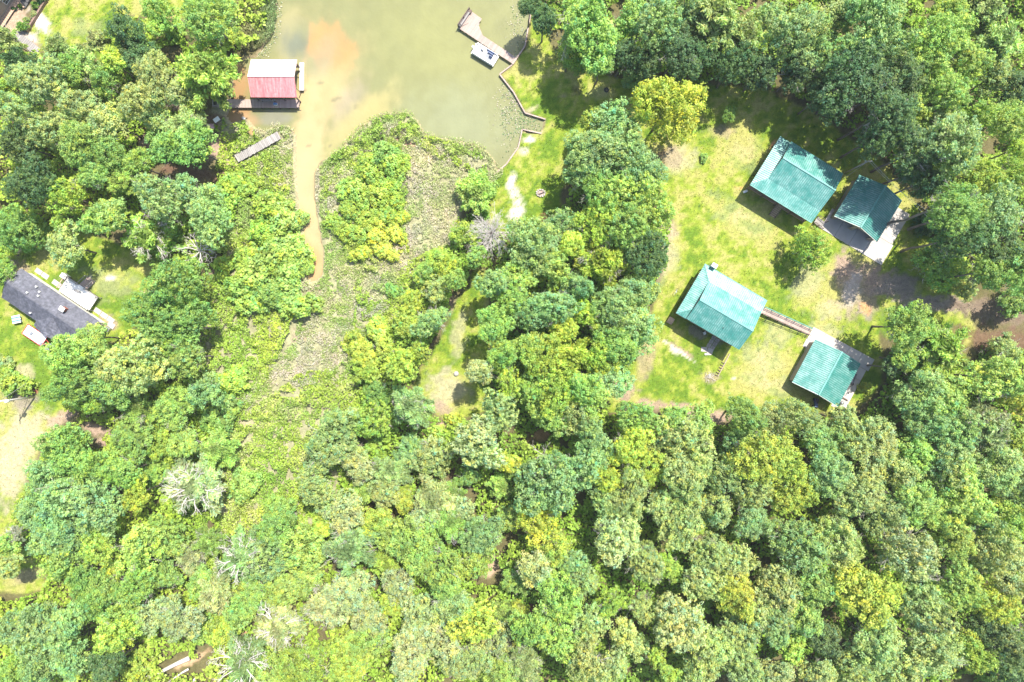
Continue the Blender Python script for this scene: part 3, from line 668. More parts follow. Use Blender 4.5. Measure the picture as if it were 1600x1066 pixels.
# walk strip along the house
def hw(u, v, z=0):
    q = Matrix.Rotation(rz, 4, 'Z') @ Vector(hv(u, v, z)); return Vector((loc[0]+q.x, loc[1]+q.y, z))
t = thing('walkway', loc, rz, 'white concrete walk along the back wall of the black-roofed house', 'path')
me_ = MB().box((0, 0, 0), (1.3, .85, .12)).mesh('concrete_slab', CONC)
for u in (1.2, 2.6, 4.9, 6.0, 13.9, 15.3, 16.7): part('concrete_slab', me_, t, (u, .45, .06))
part('concrete_slab', me_, t, (17.3, -.3, .05))
p = hw(17.4, 1.2); t = thing('heat_pump', (p.x, p.y, 0), rz, 'grey heat pump unit off the right-hand end of the black-roofed house', 'heat pump')
part('case', MB().box((0, 0, .4), (.8, .8, .8)).mesh('case', GREYM), t); part('fan_grille', MB().tube([(0, 0, .8), (0, 0, .83)], .32, 14).mesh('fan_grille', DARK), t)
# red-edged white trailer and blue-striped table
A = W(54, 524, .7)
t = thing('utility_trailer', (A.x, A.y, 0), math.radians(-34), 'white-bedded trailer with a bright red frame beside the black-roofed house', 'trailer')
part('bed', MB().box((0, 0, .6), (4.0, 1.9, .08)).mesh('bed', WHITE), t)
part('frame', MB().box((0, .98, .66), (4.2, .09, .16)).box((0, -.98, .66), (4.2, .09, .16)).box((-2.06, 0, .66), (.09, 1.88, .16)).box((2.06, 0, .66), (.09, 1.88, .16)).mesh('frame', REDP), t)
for sx in (-.5, .5):
    for sy in (-1.1, 1.1): part('wheel', wheel, t, (sx, sy, .3), scale=(1.2, 1.4, 1.2))
part('drawbar', MB().bar((2.05, .5, .55), (3.2, 0, .5), .08).bar((2.05, -.5, .55), (3.2, 0, .5), .08).mesh('drawbar', REDP), t)
t2 = thing('cardboard_scrap', (A.x-.5, A.y+.3, .645), .7, 'small grey crate lying on the white trailer bed', 'crate'); part('crate', MB().box((0, 0, .12), (.6, .3, .24)).box((0, 0, .26), (.66, .36, .04)).mesh('crate', GREYM), t2)
A = W(25.5, 499, .7)
t = thing('picnic_table', (A.x, A.y, 0), .2, 'small white table with blue stripes in the grass by the black-roofed house', 'table')
for k in range(5): part('slat', MB().box((0, 0, 0), (1.5, .26, .05)).mesh('slat', WHITE if k % 2 == 0 else BLUES), t, (0, -.56+.28*k, .72))
for sx in (-.5, .5): part('leg', MB().bar((sx, -.5, 0), (sx, .3, .7), .07).bar((sx, .5, 0), (sx, -.3, .7), .07).mesh('leg', WHITE), t)
for (pxx, pyy, ww, dd, lab) in ((78, 543, 1.4, .9, 'white crate heap under the tree right of the trailer'), (66, 538, .7, .5, 'small white crate just behind the trailer')):
    A = W(pxx, pyy, .4); t = thing('crate', (A.x, A.y, 0), .6, lab, 'crate'); part('box', MB().box((0, 0, .3), (ww, dd, .6)).mesh('box', WHITE), t); part('lid', MB().box((0, 0, .64), (ww+.06, dd+.06, .07)).mesh('lid', GREYM), t)

# ------------------------------------------------------------------ corner house, terrace and retaining wall (top left)
A = W(-34, -6, 3.2)
t = thing('house', (A.x, A.y, 0), math.radians(57), 'pale grey-roofed house cut by the top left corner', 'house')
roof_plane(t, [(-9, 0, 4.4), (9, 0, 4.4), (9, -3.6, 3.2), (-9, -3.6, 3.2)], GREYR, .4); roof_plane(t, [(-9, .002, 4.4), (9, .002, 4.4), (9, 5, 3.0), (-9, 5, 3.0)], GREYR, .4); cap(t, (-9, 0, 4.4), (9, 0, 4.4), GREYR)
part('wall', MB().box((0, .6, 1.5), (17, 7.2, 3.0)).mesh('wall', WALL), t)
for u in (-6, -2, 2, 6): window(t, u, -3.05, 1.6, 1.1, 1.1, 0)
A = W(19, 8, .4)
t = thing('terrace', (A.x, A.y, 0), math.radians(57), 'tan plank terrace strip along the corner house', 'terrace')
for k in range(22): part('plank', MB().box((0, 0, 0), (.42, 1.5, .06)).mesh('plank', WOODN), t, (-4.6+.45*k, 0, .35))
part('beam', MB().box((.1, 0, .2), (9.6, 1.3, .2)).mesh('beam', WOODD), t)
A = W(78, -4); B = W(44, 51); D = B-A
t = thing('retaining_wall', (A.x, A.y, 0), math.atan2(D.y, D.x), 'straight brown timber wall between the gravel bed and the top left lawn', 'retaining wall')
L = D.length
for k in range(4):
    part('timber', MB().box((L/8, 0, 0), (L/4-.03, .3, .7)).mesh('timber', mat_plain('brown_timber', (.20, .13, .105), .8) if k == 0 else MATS['brown_timber']), t, (L/4*k, 0, .3))
for k in range(7): part('post', MB().box((0, 0, .4), (.22, .14, .9)).mesh('post', WOODD), t, (L/6*k*.98+.1, -.24, 0))
A = W(25, -6); B = W(40, 14); D = B-A
t = thing('retaining_wall', (A.x, A.y, 0), math.atan2(D.y, D.x), 'short red-brown timber edging with a dark step behind, near the corner house', 'retaining wall')
for k in range(3): part('timber', MB().box((.45, 0, .2), (.9, .22, .4)).mesh('timber', WOODN), t, (.93*k, 0, 0))
A = W(41, -2)
t = thing('step_block', (A.x, A.y, 0), math.radians(57), 'dark grey paved step block at the top edge left of the wall', 'steps')
for k in range(3): part('step', MB().box((-1+1.0*k, 0, .15+.08*k), (.95, 2.0, .3+.16*k)).mesh('step', MATS.get('dark_stone') or mat_plain('dark_stone', (.07, .07, .075), .7)), t)
# plank walk with joints (below the wall)
A = W(22, 52); B = W(60, 82); D = B-A
t = thing('plank_walk', (A.x, A.y, 0), math.atan2(D.y, D.x), 'grey plank walk leading from the gravel bed to the pines', 'walkway')
for k in range(15): part('plank', MB().box((0, 0, 0), (.34, 1.5, .06)).mesh('plank', PLANKG), t, (.2+.37*k, 0, .14))
part('sleepers', MB().box((D.length/2, .5, .06), (D.length, .1, .1)).box((D.length/2, -.5, .06), (D.length, .1, .1)).mesh('sleepers', WOODD), t)

# ------------------------------------------------------------------ boathouse
bx, by = -45.52, 49.09
bo = thing('boathouse', (bx, by, 0), math.radians(-.3), 'boathouse over the water with a faded red metal roof, sunlit slope coloured near-white', 'boathouse')
def bv(u, v, z): return (u, -v, z)
roof_plane(bo, [bv(0, 0, 3), bv(8.05, 0, 3), bv(8.05, 3.5, 4.5), bv(-.02, 3.5, 4.5)], REDLIT, .23, w=.05, h=.04)
roof_plane(bo, [bv(0, 6.6, 3), bv(8.05, 6.6, 3), bv(8.05, 3.502, 4.5), bv(-.02, 3.502, 4.5)], REDR, .23, w=.05, h=.04)
cap(bo, bv(0, 3.5, 4.5), bv(8.05, 3.5, 4.5), mat_plain('pink_cap', (.62, .40, .38), .4), .3)
for u in (.4, 2.8, 5.2, 7.6):
    for v in (.3, 6.2): part('post', MB().box((0, 0, .9), (.18, .18, 4.4)).mesh('post', WOODD), bo, bv(u, v, 0))
w = MB()
for u in (.4, 7.6):
    a_ = [bv(u, .3, 2.9), bv(u, 6.2, 2.9), bv(u, 3.4, 4.25)]
    w.add(a_+[(p[0]+.08, p[1], p[2]) for p in a_], [(0, 1, 2), (5, 4, 3), (0, 3, 4, 1), (1, 4, 5, 2), (2, 5, 3, 0)])
w.box(bv(4, .3, 1.6), (7.3, .1, 2.6)); w.box(bv(.4, 3.2, 1.6), (.1, 5.8, 2.6)); part('wall', w.mesh('wall', WALL), bo)
br = MB()
for v in (.4, 4.8, 6.3): br.bar(bv(7.7, v, 2.9), bv(8.35, v+.55, 1.6), .09).bar(bv(8.35, v+.55, 1.6), bv(7.7, v+1.0, .6), .09)
part('brace', br.mesh('brace', WOODD), bo)
kick = MB().box((0, 0, 0), (.75, 4.9, .12)).mesh('side_deck', WHITE); part('side_deck', kick, bo, bv(8.05, 1.9, .28))
part('side_pile', MB().tube([(0, 0, -1.2), (0, 0, .2)], .13, 8).mesh('side_pile', WOODD), bo, bv(8.1, 4.2, 0))
wk = thing('boardwalk', (bx, by, 0), math.radians(-.3), 'pink plank boardwalk along the boathouse, running ashore under the trees', 'boardwalk')
pk = MB().box((0, 0, 0), (.19, 1.5, .05)).mesh('plank', PLANK)
for k in range(75): part('plank', pk, wk, bv(-7.75+.207*k, 6.75, .3+random.uniform(-.006, .006)))
part('stringer', MB().box(bv(-.1, 6.15, .18), (15.3, .08, .2)).box(bv(-.1, 7.35, .18), (15.3, .08, .2)).mesh('stringer', WOODD), wk)
for k in range(10):
    for v in (6.1, 7.4): part('pile', MB().tube([(0, 0, -1.3), (0, 0, .2)], .11, 7).mesh('pile', WOODD), wk, bv(-6.8+1.55*k, v, 0))
q = bv(3.45, 6.95, .33); t = thing('cooler', (bx+q[0], by+q[1], q[2]), 0, 'white cooler standing on the shaded boardwalk under the boathouse eave', 'cooler')
part('body', MB().box((0, 0, .2), (.62, .36, .36)).mesh('body', WHITE), t); part('lid', MB().box((0, 0, .42), (.66, .4, .08)).mesh('lid', BLUES), t)
q = bv(-7.3, 6.75, .33); t = thing('crate', (bx+q[0], by+q[1], q[2]), 0, 'grey crate with a dark opening on the shore end of the boardwalk', 'crate')
part('box', MB().box((0, .5, .18), (.9, .12, .36)).box((0, -.5, .18), (.9, .12, .36)).box((-.4, 0, .18), (.12, .9, .36)).box((.4, 0, .18), (.12, .9, .36)).mesh('box', PLANKG), t); part('floor_panel', MB().box((0, 0, .05), (.68, .88, .08)).mesh('floor_panel', DARK), t)
# bench shelf under the eave
t = thing('bench', (bx+2.2, by-6.3, .33), 0, 'grey bench against the boathouse wall under the red eave', 'bench')
for k in range(3): part('seat_slat', MB().box((0, .14*k-.14, .45), (2.6, .12, .05)).mesh('seat_slat', PLANKG), t)
for sx in (-1.1, 1.1): part('leg', MB().box((sx, 0, .21), (.08, .4, .42)).mesh('leg', WOODD), t)

# ------------------------------------------------------------------ grey plank walkway in the marsh
A = W(372, 250); B = W(439, 213); D = B-A; L = D.length
t = thing('plank_walkway', (A.x, A.y, 0), math.atan2(D.y, D.x), 'weathered grey plank footbridge standing alone in the marsh weeds', 'walkway')
n = int(L/.31); pk = MB().box((0, 0, 0), (.28, 1.45, .05)).mesh('plank', PLANKG)
for k in range(n): part('plank', pk, t, (.31*(k+.5), random.uniform(-.06, .06), .75+random.uniform(-.015, .015)), (0, 0, random.uniform(-.03, .03)))
for sx in (-.5, .5): part('stringer', MB().box((L/2, sx, .6), (L, .1, .22)).mesh('stringer', WOODD), t)
for k in range(5):
    for sx in (-.6, .6): part('pile', MB().tube([(0, 0, -.8), (0, 0, .7)], .09, 7).mesh('pile', WOODD), t, (.4+k*(L-.8)/4, sx, 0))

# ------------------------------------------------------------------ dock with T head, and pontoon boat
f6 = lambda x, y: (700+x/8.885, y/8.885)
dz0 = .25
dp = [W(*f6(*q), dz0) for q in ((135,362),(285,130),(470,262),(425,350),(480,490),(965,812),(905,893),(155,398))]
A = W(*f6(155, 398), dz0); B = W(*f6(905, 893), dz0); D = (B-A); L = D.length; u = D/L; v = Vector((-u.y, u.x, 0)); ang = math.atan2(u.y, u.x)
dock = thing('dock', (A.x, A.y, 0), ang, 'L-headed pink plank dock reaching into the pond from the seawall', 'dock')
poly = [((p-A).dot(u), (p-A).dot(v)) for p in dp]
x = min(p[0] for p in poly)+.1; xmax = max(p[0] for p in poly); cnt = 0
while x < xmax:
    ysx = []
    for i in range(len(poly)):
        (x0, y0), (x1, y1) = poly[i], poly[(i+1) % len(poly)]
        if (x0-x)*(x1-x) < 0: ysx.append(y0+(y1-y0)*(x-x0)/(x1-x0))
    if len(ysx) >= 2:
        y0, y1 = min(ysx), max(ysx)
        if y1-y0 > .25:
            part('plank', MB().box((0, (y0+y1)/2, 0), (.175, y1-y0+random.uniform(-.05, .05), .05)).mesh('plank', PLANK), dock, (x, 0, dz0+random.uniform(-.006, .006)))
    x += .195
part('stringer', MB().box((L/2, .12, .13), (L, .1, .2)).box((L/2+.6, 1.15, .13), (L-2.2, .1, .2)).mesh('stringer', WOODD), dock)
for (xx, yy) in ((.2, .1), (2.4, .1), (4.6, .1), (7, .1), (9.3, .1), (4.6, 1.2), (7, 1.2), (9.3, 1.2), (.2, 2.9), (2.2, 2.9)):
    part('pile', MB().tube([(0, 0, -2), (0, 0, .2)], .12, 8).mesh('pile', WOODD), dock, (xx, yy, 0))
# rail bench along the outer end
P0 = W(*f6(135, 362), .3); P1 = W(*f6(288, 133), .3)
a0 = ((P0-A).dot(u)+.12, (P0-A).dot(v)); a1 = ((P1-A).dot(u)+.12, (P1-A).dot(v))
m = MB().bar((a0[0], a0[1], 1.15), (a1[0], a1[1], 1.15), .14, .07).bar((a0[0], a0[1], .75), (a1[0], a1[1], .75), .05, .12)
part('railing', m.mesh('railing', WOODD), dock)
for f in (0, .5, 1): part('post', MB().box((0, 0, .6), (.16, .16, 1.2)).mesh('post', WOODD), dock, (a0[0]+(a1[0]-a0[0])*f, a0[1]+(a1[1]-a0[1])*f, 0))
part('bench_seat', MB().bar((a0[0]+.35, a0[1], .72), (a1[0]+.35, a1[1]-.1, .72), .3, .05).mesh('bench_seat', PLANKG), dock)
part('end_frame', MB().box((a1[0]+.4, a1[1]-.25, .75), (.5, .5, .06)).box((a1[0]+.55, a1[1]-.25, .5), (.08, .5, .5)).mesh('end_frame', WOODD), dock)
part('end_frame', MB().box((a0[0]+.25, a0[1]+.2, .75), (.4, .45, .06)).box((a0[0]+.3, a0[1]+.2, .5), (.3, .3, .5)).mesh('end_frame', DARK), dock)
A2 = W(*f6(225, 350), .3)
t = thing('fishing_rod', (A2.x, A2.y, .29), math.radians(24), 'thin dark pole lying across the dock head', 'pole'); part('shaft', MB().tube([(-.85, 0, .03), (.85, 0, .03)], [.035, .015], 6).mesh('shaft', WOODD), t); part('grip', MB().tube([(-.95, 0, .03), (-.7, 0, .03)], .045, 6).mesh('grip', DARK), t)
C = W(*f6(512, 755), .4); BA = math.atan2(-(780-590), 700-390)
boat = thing('pontoon_boat', (C.x, C.y, wl_), BA, 'white pontoon boat with navy seats tied along the dock', 'boat')
for sy in (-.72, .72): part('pontoon', MB().tube([(-2.3, sy, .12), (-2.2, sy, .12), (1.9, sy, .12), (2.35, sy, .28)], [.1, .3, .3, .05], 10).mesh('pontoon', GREYM, True), boat)
part('deck', MB().box((0, 0, .5), (4.6, 2.1, .1)).mesh('deck', WHITE), boat)
fe = MB()
for sy in (-1.02, 1.02): fe.box((.05, sy, .85), (4.3, .06, .55))
fe.box((2.18, .55, .85), (.06, 1.0, .55)); fe.box((2.18, -.7, .85), (.06, .65, .55)); fe.box((-2.1, 0, .85), (.06, 2.0, .55)); part('side_fence', fe.mesh('side_fence', WHITE), boat)
part('floor_mat', MB().box((1.0, -.1, .565), (1.7, 1.3, .02)).mesh('floor_mat', mat_plain('mat_grey', (.22, .24, .27), .9)), boat)
for (x_, y_, dx, dy, mm) in ((.75, .78, 1.2, .42, NAVY), (1.75, 0, .4, 1.3, WHITE), (-.3, .6, .5, .8, WHITE), (-.35, -.3, .6, .5, WHITE), (.1, -.72, 1.3, .5, WHITE), (1.1, .12, .55, .25, NAVY), (-1.4, 0, 1.1, 1.7, WHITE)):
    s_ = part('seat', MB().box((0, 0, .75), (dx, dy, .34)).mesh('seat', mm), boat, (x_, y_, 0))
    part('backrest', MB().box((0, dy/2-.06, 1.02), (dx, .12, .25)).mesh('backrest', mm), s_)
part('console', MB().box((-.75, .55, .95), (.5, .55, .75)).box((-.85, .55, 1.36), (.35, .5, .1)).mesh('console', GREYM), boat)
part('steering_wheel', MB().tube([(-.98, .55, 1.2), (-1.02, .55, 1.2)], .2, 12).mesh('steering_wheel', DARK), boat)
mo = part('outboard_motor', MB().box((-2.45, 0, .9), (.35, .35, .5)).box((-2.45, 0, .35), (.2, .16, .9)).mesh('outboard_motor', WHITE), boat)
part('mooring_rope', MB().tube([(-1.6, 1.02, .75), (-1.5, 1.25, .7), (-1.3, 1.5, .68)], .02, 5).mesh('mooring_rope', WHITE), boat)
part('bow_light', MB().box((-2.32, .7, .75), (.22, .22, .12)).mesh('bow_light', WHITE), boat)

# ------------------------------------------------------------------ seawall
def seawall(pts, label, top=.16):
    P = [W(*p) for p in pts]; t = thing('seawall', P[0], 0, label, 'seawall')
    for i in range(len(P)-1):
        a = P[i]-P[0]; b_ = P[i+1]-P[0]; L = (b_-a).length; n = max(1, int(L/1.0))
        for k in range(n):
            q0 = a+(b_-a)*(k/n); q1 = a+(b_-a)*((k+1)/n-.03/L)
            part('board', MB().bar((q0.x, q0.y, -.45), (q1.x, q1.y, -.45), .12, 1.1).mesh('board', WOODD), t)
            part('cap_board', MB().bar((q0.x, q0.y, top), (q1.x, q1.y, top), .22, .05).mesh('cap_board', PLANK), t)
seawall([(830, 8), (828.5, 26), (820, 73), (800, 102), (780.6, 116.5), (802.5, 144.6), (820.6, 177), (852.5, 187)], 'timber seawall holding the lawn edge beside the dock')
seawall([(846, 209), (816, 202.5), (810, 230.6), (791, 257), (771, 274)], 'lower timber seawall curving round the pond corner past the weedy inlet')

# ------------------------------------------------------------------ power poles and wires
def wire(name_parent, a, b_, sag=.6, r=.022):
    pts = []
    for k in range(13):
        f = k/12; p = Vector(a).lerp(Vector(b_), f); p.z -= sag*4*f*(1-f); pts.append(p)
    part('wire', MB().tube(pts, r, 4).mesh('wire', GREYM), name_parent)
pb = W(1321, 270)
pole = thing('utility_pole', pb, 0, 'thin utility pole standing between the upper cabin and the dark woods', 'utility pole')
part('shaft', MB().tube([(0, 0, -.3), (0, 0, 8.2)], [.15, .11], 10).mesh('shaft', mat_plain('pole_wood', (.34, .30, .27), .85), True), pole)
part('crossarm', MB().box((0, 0, 7.8), (1.3, .1, .12)).mesh('crossarm', PLANKG), pole)
for x_ in (-.5, 0, .5): part('insulator', MB().tube([(x_, 0, 7.86), (x_, 0, 8.05)], .05, 6).mesh('insulator', WHITE), pole)
wire(pole, (0, 0, 7.9), W(1311, 285, 4.8)-pb, .3); wire(pole, (0, 0, 8.0), W(1450, 330, 7)-pb, .9); wire(pole, (.4, 0, 8.0), W(1625, 486, 9)-pb, 1.5)
pb = W(54.5, 620.5)
pole = thing('utility_pole', pb, 0, 'white utility pole with a transformer on the bare ground at the left edge', 'utility pole')
part('shaft', MB().tube([(0, 0, -.3), (0, 0, 9.5)], [.16, .11], 10).mesh('shaft', mat_plain('pale_pole', (.55, .52, .48), .85), True), pole)
part('transformer', MB().tube([(.3, -.1, 6.6), (.3, -.1, 6.7), (.3, -.1, 7.5), (.3, -.1, 7.6)], [.15, .27, .27, .12], 12).mesh('transformer', WHITE, True), pole)
part('crossarm', MB().box((0, 0, 9.0), (.12, 1.8, .12)).mesh('crossarm', PLANKG), pole)
pt_ = W(9, 617, 7)-pb; wire(pole, (0, 0, 8.4), W(55, 590, 0)-pb, 0, .05); wire(pole, (0, .8, 9.1), (-40, 6, 9), 1, .03)

# ------------------------------------------------------------------ small things on the lawns
def ring(R_, r_, n=16, m=6):
    b = MB(); base = 0
    for i in range(n):
        for j in range(m):
            a = 2*math.pi*i/n; c = 2*math.pi*j/m; b.v.append(((R_+r_*math.cos(c))*math.cos(a), (R_+r_*math.cos(c))*math.sin(a), r_*math.sin(c)+r_))
    for i in range(n):
        for j in range(m): b.f.append((i*m+j, ((i+1) % n)*m+j, ((i+1) % n)*m+(j+1) % m, i*m+(j+1) % m))
    return b
p = W(845, 302); t = thing('fire_pit', p, 0, 'ring of grey stones with ash on the lawn between pond and trees', 'fire pit')
for k in range(11):
    a = k*2*math.pi/11; part('stone', MB().box((0, 0, .12), (.34, .26, .26), random.uniform(0, 3), .1, .1).mesh('stone', STONE), t, (.72*math.cos(a), .6*math.sin(a), 0))
part('ash', MB().tube([(0, 0, 0), (0, 0, .05)], .5, 12).mesh('ash', MATS.get('ash') or mat_plain('ash', (.34, .25, .23), .9)), t)
part('log', MB().tube([(-.5, -.3, .2), (.5, .1, .24)], .08, 7).mesh('log', DARK), t)
p = W(947.5, 141); t = thing('tire', p, 0, 'black tyre lying in tree shade on the lawn', 'tyre'); part('tread', ring(.34, .14).mesh('tread', DARK, True), t)
part('ring_filler', MB().tube([(0, 0, .03), (0, 0, .08)], .22, 10).mesh('ring_filler', BARK), t)
p = W(1165, 299, .5); t = thing('gas_tank', p, .4, 'small white gas tank beside the upper cabin corner', 'gas tank')
t.location.z = 0
part('cylinder', MB().tube([(-.45, 0, .35), (-.38, 0, .35), (.38, 0, .35), (.45, 0, .35)], [.08, .22, .22, .08], 10).mesh('cylinder', WHITE, True), t); part('stand', MB().box((-.25, 0, .08), (.08, .4, .16)).box((.25, 0, .08), (.08, .4, .16)).mesh('stand', GREYM), t)
def brush(name, px_, py_, R_, label, col, n=60, cat='brush pile', seed=1):
    rg = random.Random(seed); p = W(px_, py_); t = thing(name, p, 0, label, cat); b = MB()
    for k in range(n):
        a = rg.uniform(0, 6.28); d = rg.uniform(0, R_)*.7; q = Vector((d*math.cos(a), d*math.sin(a), rg.uniform(.05, .5)*(1-d/R_/1.2)))
        a2 = rg.uniform(0, 6.28); l = rg.uniform(.3, .8)*R_*.6
        b.tube([q, q+Vector((l*math.cos(a2), l*math.sin(a2), rg.uniform(-.1, .25)))], [.04, .012], 4)
    part('twigs', b.mesh('twigs', col), t, kind='stuff')
RUST = mat_plain('rust_twigs', (.20, .085, .06), .9)
brush('brush_pile', 853, 342, 1.6, 'reddish brush pile at the lawn end under the trees', RUST, 90, seed=2)
brush('brush_pile', 1108, 588, 1.3, 'grey twig heap on the lawn below the lower cabin', DEADWOOD, 50, seed=3)
brush('brush_pile', 272, 28, 1.8, 'pinkish cut branches at the top edge lawn gap', MATS.get('pink_twigs') or mat_plain('pink_twigs', (.45, .22, .19), .9), 40, seed=5)
# kindling frame and edging board by the lower cabin
p = W(1124, 583); t = thing('log_rack', p, math.radians(62), 'thin timber edging with dark pegs running from the lower cabin corner', 'edging')
part('board', MB().box((1.6, 0, .1), (4.6, .12, .2)).mesh('board', PLANK), t)
for k in range(6): part('peg', MB().box((0, .28, .12), (.09, .6, .24)).mesh('peg', WOODD), t, (-.6+.5*k, 0, 0))
p = W(1106, 548); t = thing('stepping_slab', p, math.radians(-10), 'broken pale concrete slab at the edge of the lower cabin shade', 'concrete slab')
for (x_, y_, w_, d_, r_) in ((-.7, .1, 1.1, .8, .1), (.4, 0, 1.0, .9, -.15), (.1, -.6, 1.2, .4, .2)): part('slab_piece', MB().box((0, 0, .05), (w_, d_, .1), r_).mesh('slab_piece', CONC), t, (x_, y_, 0))
p = W(1116, 533); t = thing('stone_path', p, math.radians(58), 'grey flagstone path in the lower cabin shade', 'path')
for k in range(4):
    for j in range(2): part('flagstone', MB().box((0, 0, .04), (.75, .7, .08), random.uniform(-.1, .1)).mesh('flagstone', STONE), t, (-1.2+.82*k, -.4+.8*j, 0))
p = W(1100, 521); t = thing('lawn_chair', p, .5, 'white round-backed chair in the shade under the lower cabin eave', 'chair')
part('seat', MB().tube([(0, 0, .4), (0, 0, .44)], .26, 12).mesh('seat', WHITE), t); part('backrest', MB().box((0, .26, .68), (.5, .05, .45)).mesh('backrest', WHITE), t)
for i_ in (-.2, .2):
    for j in (-.2, .2): part('leg', MB().box((i_, j, .2), (.04, .04, .4)).mesh('leg', WHITE), t)
p = W(1056, 457); t = thing('bicycle', p, .9, 'dark bicycle lying by the lower cabin porch end', 'bicycle')
for xx in (-.5, .5): part('wheel', ring(.3, .025, 14, 5).mesh('wheel', DARK), t, (xx, 0, .02), (.15, 0, 0))
part('frame', MB().bar((-.5, 0, .08), (-.05, .1, .1), .04).bar((-.05, .1, .1), (.35, .12, .1), .04).bar((.5, 0, .08), (.35, .3, .12), .04).bar((-.05, -.15, .1), (.35, .12, .1), .04).mesh('frame', GREYM), t)
p = W(380.5, 185); t = thing('barrel', (p.x, p.y, -.45), 0, 'white barrel half sunk in brown shallows near the boardwalk', 'barrel')
part('shell', MB().tube([(0, 0, .02), (0, 0, .35), (0, 0, .7)], [.24, .3, .25], 12).mesh('shell', WHITE, True), t); part('rim', MB().tube([(0, 0, .7), (0, 0, .74)], .27, 12).mesh('rim', GREYM), t)
p = W(341, 189); t = thing('table', p, .6, 'pale blue-white table on the shore below the boardwalk', 'table')
part('top', MB().box((0, 0, .7), (1.1, .8, .05)).mesh('top', WHITE), t)
for i_ in (-.45, .45):
    for j in (-.3, .3): part('leg', MB().box((i_, j, .34), (.05, .05, .68)).mesh('leg', GREYM), t)
p = W(326, 199); t = thing('tarp', p, .1, 'crumpled pink tarp on bare shore earth', 'tarp')
tb = MB(); n = 9
for i in range(n):
    for j in range(n): tb.v.append(((i/(n-1)-.5)*2.0+random.uniform(-.05, .05), (j/(n-1)-.5)*1.1+random.uniform(-.05, .05), .06+random.uniform(0, .22)*(0 if i in (0, n-1) or j in (0, n-1) else 1)))
for i in range(n-1):
    for j in range(n-1): tb.f.append((i*n+j, (i+1)*n+j, (i+1)*n+j+1, i*n+j+1))
part('sheet', tb.mesh('sheet', mat_plain('pink_tarp', (.58, .36, .38), .6)), t)
p = W(713, 584); t = thing('boulder', p, 0, 'pale round boulder in the narrow grass clearing', 'rock')
part('stone', MB().tube([(0, 0, -.1), (0, 0, .15), (0, 0, .35), (0, 0, .45)], [.42, .48, .35, .1], 9).mesh('stone', CONC, True), t)
# bushes get built below with the trees

